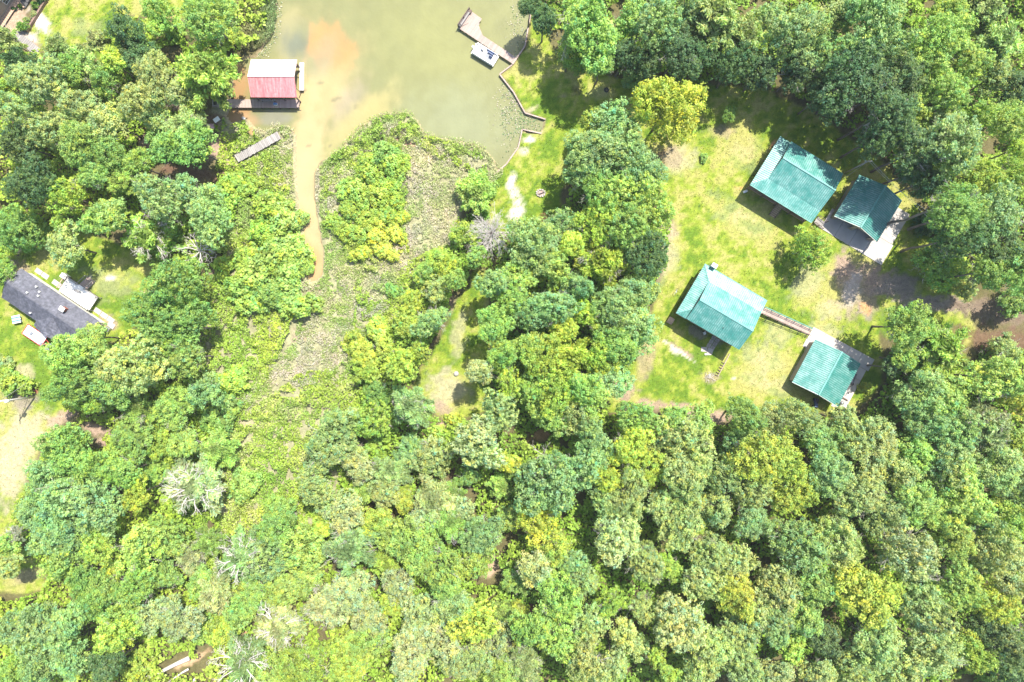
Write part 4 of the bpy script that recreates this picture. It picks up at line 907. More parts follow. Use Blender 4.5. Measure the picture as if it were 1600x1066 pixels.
# ------------------------------------------------------------------ foliage meshes
def crown_mesh(name, seed, R, kind, leaf=.3, dens=1.0, flat=.85):
    rng = np.random.default_rng(seed); Ps = []; Ns = []; Ss = []; Cs = []; Ax = []
    if kind == 'broad':
        nl = int(rng.integers(12, 24)) if R > 2.2 else int(rng.integers(7, 12))
        fine = rng.uniform(0, 1)                                   # small tufts or big ones, by kind of tree
        lc = sph(rng, nl, -.35); lr = rng.uniform(.20, .42, nl)*R; rad = rng.uniform(.38, .86, nl)
        lc = lc*(rad*R)[:, None]; lc[0] = (0, 0, .25*R); lr[0] = .50*R
        sk = rng.normal(0, .16, 2); lc[:, 0] *= 1+sk[0]; lc[:, 1] *= 1-sk[0]; lc[:, 0] += sk[1]*R*.6*(lc[:, 1]/R)**2
        lc[:, 2] *= flat
        nc = int((34+22*fine)*dens*R*R/1.2)
        li = rng.choice(nl, nc, p=lr**2/np.sum(lr**2)); d = sph(rng, nc, -.6); cp = lc[li]+d*lr[li][:, None]*rng.uniform(.82, 1.2, nc)[:, None]
        ok = np.ones(nc, bool)
        for k in range(nl): ok &= ~((np.linalg.norm(cp-lc[k], axis=1) < lr[k]*.8) & (li != k))
        cp = cp[ok]; d = d[ok]; nc = len(cp)
        rc = rng.uniform(.22, .62-.2*fine, nc)*(1 if R > 2.2 else .75); cb = rng.normal(1, .12, nc); ch = rng.normal(0, .08, nc)
        per = int((21-7*fine)*(.27/leaf)**2)
        q = np.repeat(np.arange(nc), per); d2 = sph(rng, len(q), -.8); d2 = d2+d[q]*.5+np.array([0, 0, .25]); d2 /= np.linalg.norm(d2, axis=1, keepdims=True)
        P = cp[q]+d2*(rc[q]*rng.uniform(.4, 1.35, len(q)))[:, None]
        Nn = d2*.65+np.array([0, 0, .65])+rng.normal(0, .40, d2.shape)
        S = rng.uniform(.55, 1.45, len(q))*leaf
        b = cb[q]*rng.uniform(.8, 1.2, len(q)); hsh = ch[q]+rng.normal(0, .05, len(q))
        C = np.stack([b*(1+hsh*1.6), b*(1+hsh*.3), b*(1-hsh*2)], 1)
        Ps.append(P); Ns.append(Nn); Ss.append(S); Cs.append(C)
        # inner leaves so the crown is not hollow
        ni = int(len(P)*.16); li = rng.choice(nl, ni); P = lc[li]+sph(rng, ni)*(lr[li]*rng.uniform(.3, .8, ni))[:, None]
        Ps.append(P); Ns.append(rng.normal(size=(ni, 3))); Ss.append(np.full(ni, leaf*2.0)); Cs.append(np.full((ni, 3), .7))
        V = leaf_quads(np.concatenate(Ps), np.concatenate(Ns), np.concatenate(Ss), rng, .7)
    else:
        # feathery: long limbs with sprays of narrow leaves along them, radiating from the stem
        nb = int(34*dens); P_ = []; A_ = []; B_ = []
        for k in range(nb):
            az = k*2.4+rng.uniform(-.4, .4); el = rng.uniform(-.15, 1.15); L = R*rng.uniform(.45, 1.08)*(1 if el < .7 else .75)
            z0 = -.3*R+.75*R*math.sin(el)*.5
            dirv = np.array([math.cos(az)*math.cos(el), math.sin(az)*math.cos(el), math.sin(el)*.8])
            m = int(L*26)
            t_ = rng.uniform(.12, 1, m)**.75; pos = np.outer(t_*L, dirv)+np.array([0, 0, z0]); pos[:, 2] -= .14*(t_*L)**2/R
            side = np.cross(dirv, [0, 0, 1]); side /= np.linalg.norm(side)+1e-9
            spread = (.05+.15*(1-np.abs(t_-.55)))*R*.5
            off = rng.normal(0, 1, m)*spread*.8
            pos = pos+np.outer(off, side)+rng.normal(0, .1, (m, 3))
            ax = dirv[None, :]*1.0+np.outer(np.sign(off)*.8, side)+rng.normal(0, .25, (m, 3))
            P_.append(pos); A_.append(ax); B_.append(np.full(m, rng.normal(1, .2)))
        P = np.concatenate(P_); ax = np.concatenate(A_); bb = np.concatenate(B_); n = len(P)
        rep = 5; P = np.repeat(P, rep, 0)+rng.normal(0, .13, (n*rep, 3)); ax = np.repeat(ax, rep, 0)+rng.normal(0, .35, (n*rep, 3)); bb = np.repeat(bb, rep)
        Nn = np.array([0, 0, .8])+rng.normal(0, .6, P.shape)
        S = rng.uniform(.7, 1.5, len(P))*leaf*1.5; b = bb*rng.uniform(.75, 1.25, len(P)); hh = rng.normal(0, .07, len(P))
        C = np.stack([b*(1+hh*1.5), b, b*(1-hh*2)], 1)
        V = leaf_quads(P, Nn, S, rng, .30, axis=ax)
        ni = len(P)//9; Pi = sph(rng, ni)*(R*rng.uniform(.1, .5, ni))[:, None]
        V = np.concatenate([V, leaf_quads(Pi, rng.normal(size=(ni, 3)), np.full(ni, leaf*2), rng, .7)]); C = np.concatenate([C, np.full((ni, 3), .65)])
        return quads_mesh(name, V, LEAF, C)
    return quads_mesh(name, V, LEAF, np.concatenate(Cs))
def twig_mesh(name, seed, R, n0, mat, up=.5, thick=.09, depth=3, spread=.9):
    rg = random.Random(seed); b = MB()
    def grow(p, d, L, r, k):
        q = p+d*L*.5+Vector((rg.uniform(-.1, .1), rg.uniform(-.1, .1), rg.uniform(-.05, .1)))*L; e_ = q+(d+Vector((rg.uniform(-.3, .3), rg.uniform(-.3, .3), rg.uniform(-.1, .2)))).normalized()*L*.5
        b.tube([p, q, e_], [r, r*.75, r*.45 if k else .012], 4)
        if k:
            for _ in range(3 if k > 1 else 4):
                f = rg.uniform(.35, 1); s = p.lerp(q, f*2) if f < .5 else q.lerp(e_, f*2-1)
                nd = (d+Vector((rg.uniform(-1, 1), rg.uniform(-1, 1), rg.uniform(-.5, .6)))*spread).normalized(); grow(s, nd, L*rg.uniform(.45, .7), r*.5, k-1)
    for i in range(n0):
        a = i*6.283/n0+rg.uniform(-.3, .3); el = rg.uniform(.1, .1+up)
        grow(Vector((0, 0, -.35*R)), Vector((math.cos(a)*math.cos(el), math.sin(a)*math.cos(el), math.sin(el))).normalized(), R*rg.uniform(.5, .72), thick, depth)
    return b.mesh(name, mat)
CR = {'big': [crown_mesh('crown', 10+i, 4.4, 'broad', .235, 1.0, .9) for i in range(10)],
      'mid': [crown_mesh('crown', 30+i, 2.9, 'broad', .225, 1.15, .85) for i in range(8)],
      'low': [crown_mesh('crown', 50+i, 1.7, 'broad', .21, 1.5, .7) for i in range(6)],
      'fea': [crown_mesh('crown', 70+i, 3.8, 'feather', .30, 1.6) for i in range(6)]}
BASE = {'big': 4.4, 'mid': 2.9, 'low': 1.7, 'fea': 3.8}
TW = [twig_mesh('branches', i, 3.2, 9, DEADWOOD, .6, .07, 3) for i in range(3)]
LIMB = mat_plain('pale_limb', (.42, .39, .36), .85)
TWB = [twig_mesh('limbs', 20+i, 3.9, 8, LIMB, .75, .075, 3) for i in range(5)]
DEADW = mat_plain('silver_wood', (.50, .47, .46), .8)
TWD = [twig_mesh('dead_branches', 40+i, 2.9, 46, DEADW, 1.2, .042, 3, .6) for i in range(2)]
def trunk_mesh(seed):
    rg = random.Random(seed); pts = [(0, 0, -.02)]; x = y = 0
    for k in range(1, 6): x += rg.uniform(-.05, .05); y += rg.uniform(-.05, .05); pts.append((x, y, k/5))
    return MB().tube(pts, [.05, .036, .031, .026, .02, .012], 8).mesh('trunk', BARK, True)
TR = [trunk_mesh(i) for i in range(4)]

PAL = {'dk': ((.075, .155, .055), 'dark green'), 'bg': ((.20, .345, .13), 'blue-green'), 'mg': ((.165, .31, .055), 'mid-green'), 'lg': ((.26, .41, .075), 'light green'),
       'ol': ((.295, .37, .13), 'olive-green'), 'yg': ((.34, .48, .05), 'yellow-green'), 'ye': ((.45, .54, .05), 'golden yellow-green'), 'pl': ((.37, .42, .20), 'pale grey-green'), 'gr': ((.4, .38, .36), 'grey')}
# px, py, radius in photo pixels, colour [, kind]   kinds: f feathery, b bush, d dead, s semi-dead, x = pale twiggy crown
TREES = """
195,45,28,dk;215,82,24,dk;245,18,25,lg;272,48,15,lg,b;325,28,40,lg;358,58,15,yg,b;318,112,45,lg,f;177,98,18,ye;86,72,21,ol,f;120,92,26,ol,f;147,62,18,pl,f;2,56,20,ol,f;20,92,24,dk,f;
62,125,36,ol;108,112,25,mg;160,130,22,mg;238,118,30,ol;285,142,27,ol;212,160,30,ol;125,168,30,ol;25,172,30,ol;80,202,32,ol;28,224,30,dk;125,226,30,mg;172,190,25,ol;165,240,24,mg;
245,182,24,ol;285,195,26,ol,f;262,230,28,mg;302,228,28,mg;212,254,24,lg;5,135,15,yg;50,285,35,dk;100,306,27,yg;147,274,25,mg;185,283,25,lg,f;248,308,36,bg;290,300,26,bg;322,335,32,bg;
167,336,28,lg;232,370,38,lg,s;305,390,25,gr,d;38,362,30,mg;10,345,22,mg;94,350,14,yg;100,385,26,ol;5,425,20,lg;8,395,14,yg;280,440,38,mg;240,490,38,mg;293,512,35,mg;15,15,0,mg;
350,413,14,yg,b;388,403,20,yg,b;358,290,20,yg,b;386,298,14,yg,b;420,322,20,yg,b;441,350,22,lg,b;410,365,22,yg,b;462,345,16,lg,b;430,400,25,lg,b;464,388,19,lg,b;400,430,23,lg,b;449,430,22,lg,b;
472,415,13,lg,b;420,462,22,mg,b;446,452,18,lg,b;463,479,21,lg,b;398,470,20,lg,b;375,450,20,lg,b;
105,555,36,lg;143,528,25,lg;112,600,36,mg;168,560,26,mg;212,570,42,ol;175,612,28,mg;147,628,22,yg;210,640,27,lg;15,598,20,yg,b;5,568,13,ol,b;255,545,26,mg;290,560,27,mg;
98,698,34,mg;76,742,30,bg;56,795,28,bg;112,722,28,mg;155,728,30,lg;205,690,30,lg;192,738,28,mg;95,775,36,bg;148,792,34,bg;212,772,21,ye;272,640,31,lg;318,612,24,bg;362,597,20,yg,b;
300,762,46,pl,x;332,705,30,lg;247,692,22,yg;380,760,22,lg,b;345,650,24,lg,b;288,690,24,lg;250,735,24,lg,b;
74,818,27,bg;110,828,28,bg;8,850,18,lg;78,838,24,bg;150,815,25,mg;12,885,17,ol;152,860,25,yg;18,838,14,gr,x;100,880,27,lg;130,902,24,mg;172,895,16,ye;212,922,30,mg;165,925,28,mg;60,980,35,bg;
18,985,26,bg;100,975,30,bg;138,940,26,mg;185,962,24,lg;178,995,28,yg;232,962,32,pl;280,968,30,pl;213,860,28,lg;255,845,30,lg;293,872,26,pl;258,902,26,lg;322,850,25,lg,f;373,872,36,bg,x;330,930,30,pl;
372,955,24,lg;170,1042,25,dk;60,1040,32,bg;110,1035,28,bg;20,1045,26,mg;212,1045,20,yg,b;375,1038,42,bg,x;312,905,22,lg;350,990,22,yg,b;318,980,20,lg,b;
570,575,22,yg;600,545,18,yg;625,568,30,yg;655,550,22,yg;590,617,22,mg;638,637,38,bg,f;580,655,30,yg;515,697,42,ol;560,730,28,pl;487,762,32,ol;612,738,27,ol,f;565,772,22,lg;633,780,20,ye;
673,786,32,pl;640,705,22,bg;675,713,28,ol;690,675,15,yg,b;712,655,15,ye,b;750,692,37,pl;748,580,26,pl;780,560,25,lg;793,598,22,ye;782,640,30,ol;782,760,22,lg;792,722,16,ye;540,800,30,pl;440,800,26,lg;
747,298,33,lg,f;768,362,29,gr,w;725,366,22,yg;742,400,14,mg;712,437,21,lg;690,412,22,yg;682,452,24,ol;660,424,22,lg;615,455,14,mg,b;675,500,32,bg;634,505,24,yg;592,520,20,yg,b;560,545,16,yg,b;640,470,20,yg;
603,238,17,mg,b;615,262,17,yg,b;582,275,17,yg,b;560,300,16,yg,b;592,308,18,yg,b;545,330,15,yg,b;575,345,17,yg,b;612,290,14,yg,b;602,335,15,yg,b;560,366,15,yg,b;590,372,17,ye,b;565,395,14,ye,b;620,315,13,yg,b;535,300,12,lg,b;540,360,12,yg,b;
618,365,13,ye,b;600,392,13,ye,b;626,340,12,ye,b;575,250,12,yg,b;630,250,10,yg,b;520,345,10,yg,b;
1042,170,52,ye;958,192,29,bg;930,238,37,bg;970,235,34,bg;1000,272,34,bg;910,272,28,bg;985,303,40,lg;940,300,34,mg;1012,328,34,lg;925,195,20,yg;903,240,18,mg,b;832,380,38,bg;877,348,20,bg;860,415,28,lg;815,432,27,lg;
935,350,30,ye;980,352,34,mg;895,382,24,ye;940,410,38,ye,f;1015,398,31,dk;900,445,26,bg;828,490,31,bg;868,480,30,bg;962,478,32,bg;1000,458,27,bg;918,492,24,ye;998,518,28,bg;960,530,28,mg;880,512,25,ye;
890,560,36,ye,f;940,562,26,yg;972,545,28,mg;850,555,30,yg;825,540,25,lg;870,612,35,yg;920,612,34,lg;830,612,26,lg;958,590,25,bg;860,655,26,lg;900,650,26,ol;925,682,28,bg;
778,440,32,bg;770,505,30,lg;790,548,24,lg;805,470,22,mg;
993,652,30,mg;1050,655,22,lg;1095,658,22,lg;980,702,30,ye;1075,690,38,ol;1070,742,34,ol;1010,732,30,yg;1030,690,24,ol;865,742,50,bg;930,712,28,bg;950,748,24,ye;985,770,34,ol;950,785,24,ol;1120,742,32,ol;1165,652,31,mg;
1150,692,20,bg;1185,715,38,ye;1175,770,30,ol;1120,792,26,ol;1075,792,26,ol;1035,785,26,ol;
835,815,29,ye;870,855,25,yg;965,845,39,pl;1010,880,30,ol;833,890,28,pl;895,880,22,bg;873,930,32,lg;912,905,24,ol;1060,825,34,ol;1110,868,30,ol;1045,888,20,yg;1150,880,28,ol;1098,912,28,ol;1150,930,32,ye;1175,820,25,bg;
955,945,20,yg;1005,950,25,ol;1060,975,38,pl;1110,1010,28,ol;830,982,28,mg;882,1002,32,lg;915,1032,35,ol;960,1040,25,ol;985,1000,25,ol;820,1042,30,ol;1045,1055,18,yg;1025,1030,15,yg;1090,1052,25,ol;1150,995,30,ol;
1182,962,28,ol;1170,1050,30,ol;803,960,20,ye;808,912,20,lg;925,970,24,ol;
1245,650,32,ol;1205,655,26,ol;1318,656,24,ol;1215,720,36,ye;1283,690,26,bg;1295,737,36,bg;1365,690,33,ol;1395,735,28,ol;1350,775,34,ol;1240,765,32,ye;1420,508,35,lg;1475,545,41,lg,f;1415,560,22,lg;1390,574,13,dk;1354,606,8,yg,b;
1438,616,36,bg;1480,620,28,lg;1560,592,40,lg;1592,622,28,ye;1450,658,35,bg;1495,672,33,bg;1550,676,40,pl,f;1592,688,18,yg;1485,722,34,ol;1430,705,28,lg;1500,768,40,lg;1560,732,30,ol;1590,765,30,dk;1430,785,36,lg;1558,795,28,yg;1385,800,28,ol;
1243,850,36,bg;1308,848,38,ol;1370,812,26,ol;1420,862,45,pl;1492,842,30,lg;1545,858,40,ol;1495,915,35,lg;1557,945,31,ye;1350,925,46,ye;1442,950,40,ol;1283,920,28,mg;1220,918,28,ol;1255,962,27,mg;1213,972,30,bg;1238,1015,19,yg;
1290,1000,26,dk;1372,1010,38,bg;1455,1018,42,ol;1520,1022,29,yg;1580,1002,36,dk;1538,988,24,dk;1592,1050,30,dk;1335,1052,30,ol;1215,1052,25,pl;1282,1055,25,ol;1402,1058,25,ol;1590,868,24,pl;1578,822,25,yg;1535,812,24,lg;1460,800,26,lg;1590,915,24,ol;
1245,55,44,bg;1300,30,28,ol;1292,88,30,bg;1375,25,40,bg;1350,75,30,bg;1395,70,30,bg;1435,40,21,yg,f;1480,15,22,yg;1548,12,33,ol,f;1565,65,40,ol,f;1475,65,37,lg;1440,110,34,lg;1515,90,30,lg;1552,122,24,ol;
1400,125,42,dk;1340,130,42,dk;1250,108,34,dk;1285,148,28,dk;1385,172,42,dk;1425,170,28,lg;1480,150,34,lg;1478,188,26,ol;1495,228,45,bg;1562,190,34,lg;1440,232,34,dk;1375,212,30,dk;1592,232,20,ye;1592,140,28,dk;1430,268,24,dk;1450,282,22,dk;
1535,288,32,yg;1582,280,30,yg;1488,322,34,mg;1560,342,40,bg;1500,372,34,dk;1560,390,36,dk;1592,425,34,mg;1505,452,20,ol,o;1590,470,26,mg,o;1568,545,22,ol,o;1452,350,18,dk,b;1465,412,38,lg,o;1545,425,28,mg;1520,330,24,mg;
828,8,20,dk;850,32,22,dk;915,35,44,lg;890,82,25,mg;940,98,20,mg;985,30,26,mg;1022,38,37,bg;975,85,25,dk;1012,98,24,dk;1080,20,28,bg;1060,78,30,dk;1125,25,44,ol,f;1165,58,33,ol,f;1100,85,28,dk;1150,100,33,dk;1192,110,26,dk;
1200,30,26,ol;990,126,13,bg,b;903,104,15,mg,o;1268,388,30,yg;1140,178,11,mg,o;1100,247,6,lg,b;
432,820,28,mg;500,826,14,ye;470,862,35,lg;420,872,34,bg;540,857,42,bg,f;583,815,22,yg;645,850,38,lg;602,882,22,yg;680,882,34,lg;622,915,25,pl;540,930,36,pl;502,950,38,pl;432,982,36,pl,x;615,947,22,ye;580,962,28,pl;570,1002,34,lg;
650,962,30,pl;700,952,28,ol;735,972,38,ye;772,1000,28,pl;722,1040,30,ol;688,1002,28,pl;640,1032,34,pl;545,1040,38,yg;472,1040,40,yg;420,1052,25,lg;700,915,26,lg;785,1055,25,lg;722,892,14,ye;745,878,25,yg;755,835,30,bg;
792,808,20,lg;702,820,28,lg;722,795,20,pl;655,815,24,pl;610,835,22,lg;785,958,22,lg;450,920,28,lg;400,930,24,lg;480,905,24,lg;385,905,20,lg,b;590,700,18,yg,b;600,770,22,ol;705,770,20,lg;735,745,18,mg
"""
def in_poly(px_, py_, poly): return sdpoly(np.array([float(px_)]), np.array([float(py_)]), poly)[0] > 0
YOUNG = [(180,640),(420,600),(560,640),(640,680),(800,760),(840,1100),(180,1100),(250,900)]
STRIP = [(620,420),(800,400),(800,660),(640,680),(600,560)]
LOWZONE = [(340,180),(800,180),(800,330),(720,420),(600,600),(520,800),(330,800),(350,560),(380,480),(340,420)]
LAND = [('the red-roofed boathouse', 430, 125), ('the grey plank footbridge', 405, 232), ('the black-roofed house', 80, 475), ('the dock', 760, 60), ('the upper cabin', 1245, 280), ('the upper garage', 1357, 325),
 ('the lower cabin', 1125, 480), ('the lower garage', 1300, 580), ('the white-twigged dead tree', 768, 362), ('the bare grey tree', 305, 390), ('the fallen logs', 265, 1035), ('the tan channel tip', 490, 430),
 ('the narrow grass clearing', 700, 580), ('the big yellow lawn tree', 1048, 170), ('the golden mid-wood tree', 835, 815), ('the fire pit', 845, 300), ('the largest blue-green crown', 865, 740),
 ('the dirt drive', 1500, 490), ('the white-twig crown by the bottom edge', 432, 982), ('the pale twiggy crown in the left woods', 300, 762), ('the top left lawn', 140, 40), ('the bottom right corner', 1600, 1066),
 ('the top right corner', 1600, 0), ('the golden tree near the right edge', 1557, 945), ('the marsh bushes', 590, 320), ('the dirt gap in the woods', 768, 892), ('the left utility pole', 54, 620), ('the right edge midway', 1600, 700),
 ('the bottom edge midway', 800, 1066), ('the bottom edge under the lower garage', 1250, 1066), ('the lone lawn tree', 1268, 388), ('the bottom left corner', 0, 1066), ('the left edge', 0, 250)]
DIRS = ['right of', 'below right of', 'below', 'below left of', 'left of', 'above left of', 'above', 'above right of']
def rel(px_, py_, r_, k):
    ds = sorted(LAND, key=lambda q: math.hypot(q[1]-px_, q[2]-py_)); ds = [q for q in ds if math.hypot(q[1]-px_, q[2]-py_) > 12 and math.hypot(q[1]-px_, q[2]-py_) < 420]
    if k >= len(ds): return None
    nm_, qx, qy = ds[k]; dx, dy = px_-qx, py_-qy; d = math.hypot(dx, dy); o = int(round(math.atan2(dy, dx)/(math.pi/4))) % 8
    adv = 'just ' if d < 75 else ('' if d < 150 else ('well ' if d < 240 else 'far '))
    return adv+DIRS[o]+' '+nm_
SPEC = {(1042,170): 'big golden yellow-green tree standing alone on the lawn above the cabins', (768,362): 'dead tree with dense white twigs at the end of the pond lawn', (305,390): 'bare grey leafless tree between the two left-hand tree groups',
 (835,815): 'golden-yellow tree glowing in the middle of the lower woods', (1268,388): 'round lone tree on the lawn between the cabins and the dirt drive', (865,742): 'largest pale blue-green crown in the middle of the woods',
 (432,982): 'near-white twiggy tree crown by the bottom edge', (300,762): 'pale grey twiggy tree crown in the left-hand woods', (232,370): 'half-dead tree with grey bare limbs left of the bare grey tree', (1557,945): 'golden yellow tree near the right edge of the lower woods',
 (1140,178): 'small thin tree at the shade edge right of the golden lawn tree'}
def make_label(px_, py_, r_, cname, kw, used):
    sz = 'small' if r_ < 17 else 'medium-sized' if r_ < 27 else 'large' if r_ < 37 else 'very large'
    tries = []
    for k in range(3):
        q = rel(px_, py_, r_, k)
        if q: tries.append(f'{cname} {kw} {q}'); tries.append(f'{sz} {cname} {kw} {q}')
    q0, q1 = rel(px_, py_, r_, 0), rel(px_, py_, r_, 1)
    if q0 and q1: tries += [f'{cname} {kw} {q0}, {q1}', f'{sz} {cname} {kw} {q0}, {q1}']
    q2 = rel(px_, py_, r_, 2)
    if q0 and q2: tries += [f'{sz} {cname} {kw} {q0}, {q2}']
    if q1 and q2: tries += [f'{sz} {cname} {kw} {q1}, {q2}']
    for t_ in tries:
        t_ = t_[0].lower()+t_[1:]
        if t_ not in used and 4 <= len(t_.split()) <= 16: used.add(t_); return t_
    print('LABEL CLASH', px_, py_); return tries[-1]
rg = random.Random(11); used = set(SPEC.values()); cover = []
for line in TREES.replace('\n', '').split(';'):
    if not line.strip(): continue
    a = line.split(','); px_, py_, r_ = float(a[0]), float(a[1]), float(a[2]); cc = a[3]; kd = a[4] if len(a) > 4 else ''
    if r_ < 5: continue
    low = in_poly(px_, py_, LOWZONE)
    Rm = r_*.098
    if kd == 'b': h = Rm*1.5+.3
    elif low: h = Rm*1.9+1
    elif kd == 'o': h = Rm*1.6+2
    else: h = 5.5+Rm*2.1+rg.uniform(-1, 1.2)
    if (px_, py_) == (1268, 388): h = 7.8
    young = in_poly(px_, py_, YOUNG)
    if young and kd != 'b': h = 3.2+Rm*1.5+rg.uniform(-.5, .8)
    if px_ > 1310 and py_ < 340 and kd != 'b': h += 3.5
    if px_ > 1440 and 310 < py_ < 440 and kd != 'o': h += 5
    if px_ < 60 and 330 < py_ < 440: h *= .55
    if young and kd == '' and rg.random() < .16: kd = 'f'
    if kd in ('d', 'w', 's'): h = min(h, 9)
    if px_ == 1140: h = 3.5
    R = r_*.75/800*(H-h*.75)*(1.10 if kd != 'b' else 1.35)*((.8 if px_ < 730 else .9) if in_poly(px_, py_, STRIP) else 1)
    vs = (.85 if kd == 'b' else .9 if low else .8 if young else rg.uniform(1.0, 1.35)); cz = h-R*.72*vs
    if kd == 'b': cz = R*.35
    p = W(px_, py_, cz+R*.25)
    col, cname = PAL[cc]
    kw = 'bush' if kd == 'b' else 'dead tree' if kd in ('d', 'w') else 'feathery tree' if kd == 'f' else 'twiggy tree' if kd in ('x', 's') else 'broadleaf tree'
    lab = SPEC.get((int(px_), int(py_))) or make_label(px_, py_, r_, cname, kw, used)
    name = {'bush': 'bush', 'dead tree': 'dead_tree', 'feathery tree': 'feathery_tree', 'twiggy tree': 'twiggy_tree', 'broadleaf tree': 'broadleaf_tree'}[kw]
    t = thing(name, (p.x, p.y, 0), rg.uniform(0, 6.28), lab, 'bush' if kd == 'b' else 'tree', 'bushes of the marsh and wood edge' if kd == 'b' else 'trees of the woods')
    cls = 'fea' if kd in ('f', 's') else 'low' if (kd == 'b' or Rm < 1.9) else 'mid' if Rm < 2.9 else 'big'
    cover.append((p.x, p.y, R))
    j = rg.uniform(.88, 1.12); hj = rg.uniform(-.06, .06); mixc = .34 if cc != 'dk' else .12
    if px_ > 1050 and py_ > 600: mixc = .42
    if (px_, py_) in SPEC: mixc = .3
    avg = (.28, .37, .13) if px_ < 1000 else (.245, .315, .12)
    col = tuple(c_*(1-mixc)+a_*mixc for c_, a_ in zip(col, avg)); j *= (.88 if young else 1)*(1.22 if cc not in ('yg', 'ye', 'dk') else 1.08); col = (col[0]*j*(1+hj), col[1]*j, col[2]*j*(1-hj))
    if kd in ('d', 'w'):
        m_ = TWD[0] if kd == 'w' else TW[0]
        s = R/(2.9 if kd == 'w' else 3.2)*1.25; part('branches', m_, t, (0, 0, cz), (0, 0, rg.uniform(0, 6)), scale=(s, s, s*.8))
    else:
        s = R/BASE[cls]*(1.0 if cls != 'fea' else 1.05)
        if kd == 'o': m_ = CR['mid'][0]; s = R/2.9
        elif kd == 'x': m_ = rg.choice(CR['fea']); s = R/3.8
        else: m_ = rg.choice(CR[cls])
        c = part('crown', m_, t, (0, 0, cz), (0, 0, rg.uniform(0, 6)), scale=(s, s, s*vs) if (px_, py_) in SPEC else (s*rg.uniform(.84, 1.14), s*rg.uniform(.84, 1.14), s*vs)); c.color = (*col, 1)
        if kd in ('x', 's'): part('bare_branches', rg.choice(TW), t, (0, 0, cz+R*.42), (0, 0, rg.uniform(0, 6)), scale=(R/3.2,)*3)
        elif rg.random() < .6 and kd != 'b': part('limbs', rg.choice(TWB), t, (0, 0, cz+.02*R), (0, 0, rg.uniform(0, 6)), scale=(R/3.9, R/3.9, R/3.6))
    th = max(cz+.2*R, .4); tw = (.5+.09*h)*(1.2 if kd != 'b' else .35)
    part('trunk', TR[rg.randrange(4)], t, (0, 0, 0), (0, 0, rg.uniform(0, 6)), scale=(tw*2.2, tw*2.2, th))

# fallen logs
for (x0, y0, x1, y1, r0, lab) in ((298, 1026, 222, 1064, .34, 'thickest pale fallen log near the bottom left'), (297, 1043, 262, 1066, .16, 'thin fallen log below the thickest one'), (308, 1059, 298, 1068, .24, 'short grey log stub at the bottom edge'), (235, 1036, 226, 1044, .16, 'short pale log left of the thickest fallen log')):
    A = W(x0, y0, .5); B = W(x1, y1, .5); t = thing('fallen_log', (A.x, A.y, 0), 0, lab, 'log', 'fallen logs'); D = B-A
    part('stem', MB().tube([(0, 0, 1.1), (D.x*.3, D.y*.3+.1, 1.05), (D.x*.7, D.y*.7, .9), (D.x, D.y, .8)], [r0*1.2, r0, r0*.8, r0*.5], 10).mesh('stem', DEADWOOD, True), t)
    if r0 > .3:
        for f, s_ in ((.5, 1), (.72, -1), (.85, 1)): part('limb', MB().tube([(D.x*f, D.y*f, 1.0), (D.x*(f+.15)+s_*.6, D.y*(f+.15)-s_*.6, 1.3)], [.12, .04], 6).mesh('limb', DEADWOOD), t)

# ------------------------------------------------------------------ ground vegetation nobody could count
def scatter(name, n, box, accept, height, size, colfn, label, cat, seed, spread=.5, aspect=.5, up=1.0):
    rng = np.random.default_rng(seed); x0, y0, x1, y1 = box
    px_ = rng.uniform(x0, x1, n); py_ = rng.uniform(y0, y1, n); X_ = (px_-800)*M2P; Y_ = (533-py_)*M2P
    ok = accept(px_, py_, X_, Y_, rng); X_, Y_, px_, py_ = X_[ok], Y_[ok], px_[ok], py_[ok]; n = len(X_)
    Zb = height(px_, py_, X_, Y_, rng); P = np.stack([X_, Y_, Zb], 1)
    Nn = np.array([0, 0, up])+rng.normal(0, spread, P.shape); S = rng.uniform(.6, 1.4, n)*size; C = colfn(px_, py_, X_, Y_, rng)
    V = leaf_quads(P, Nn, S, rng, aspect)
    o = link(bpy.data.objects.new(name, quads_mesh(name, V, WEED, C))); tag(o, label, cat, None, 'stuff'); print(name, n); return o
def lawn_sd(px_, py_):
    d = np.full(px_.shape, -1e9)
    for L in LAWNS: d = np.maximum(d, sdpoly(px_, py_, L))
    return d
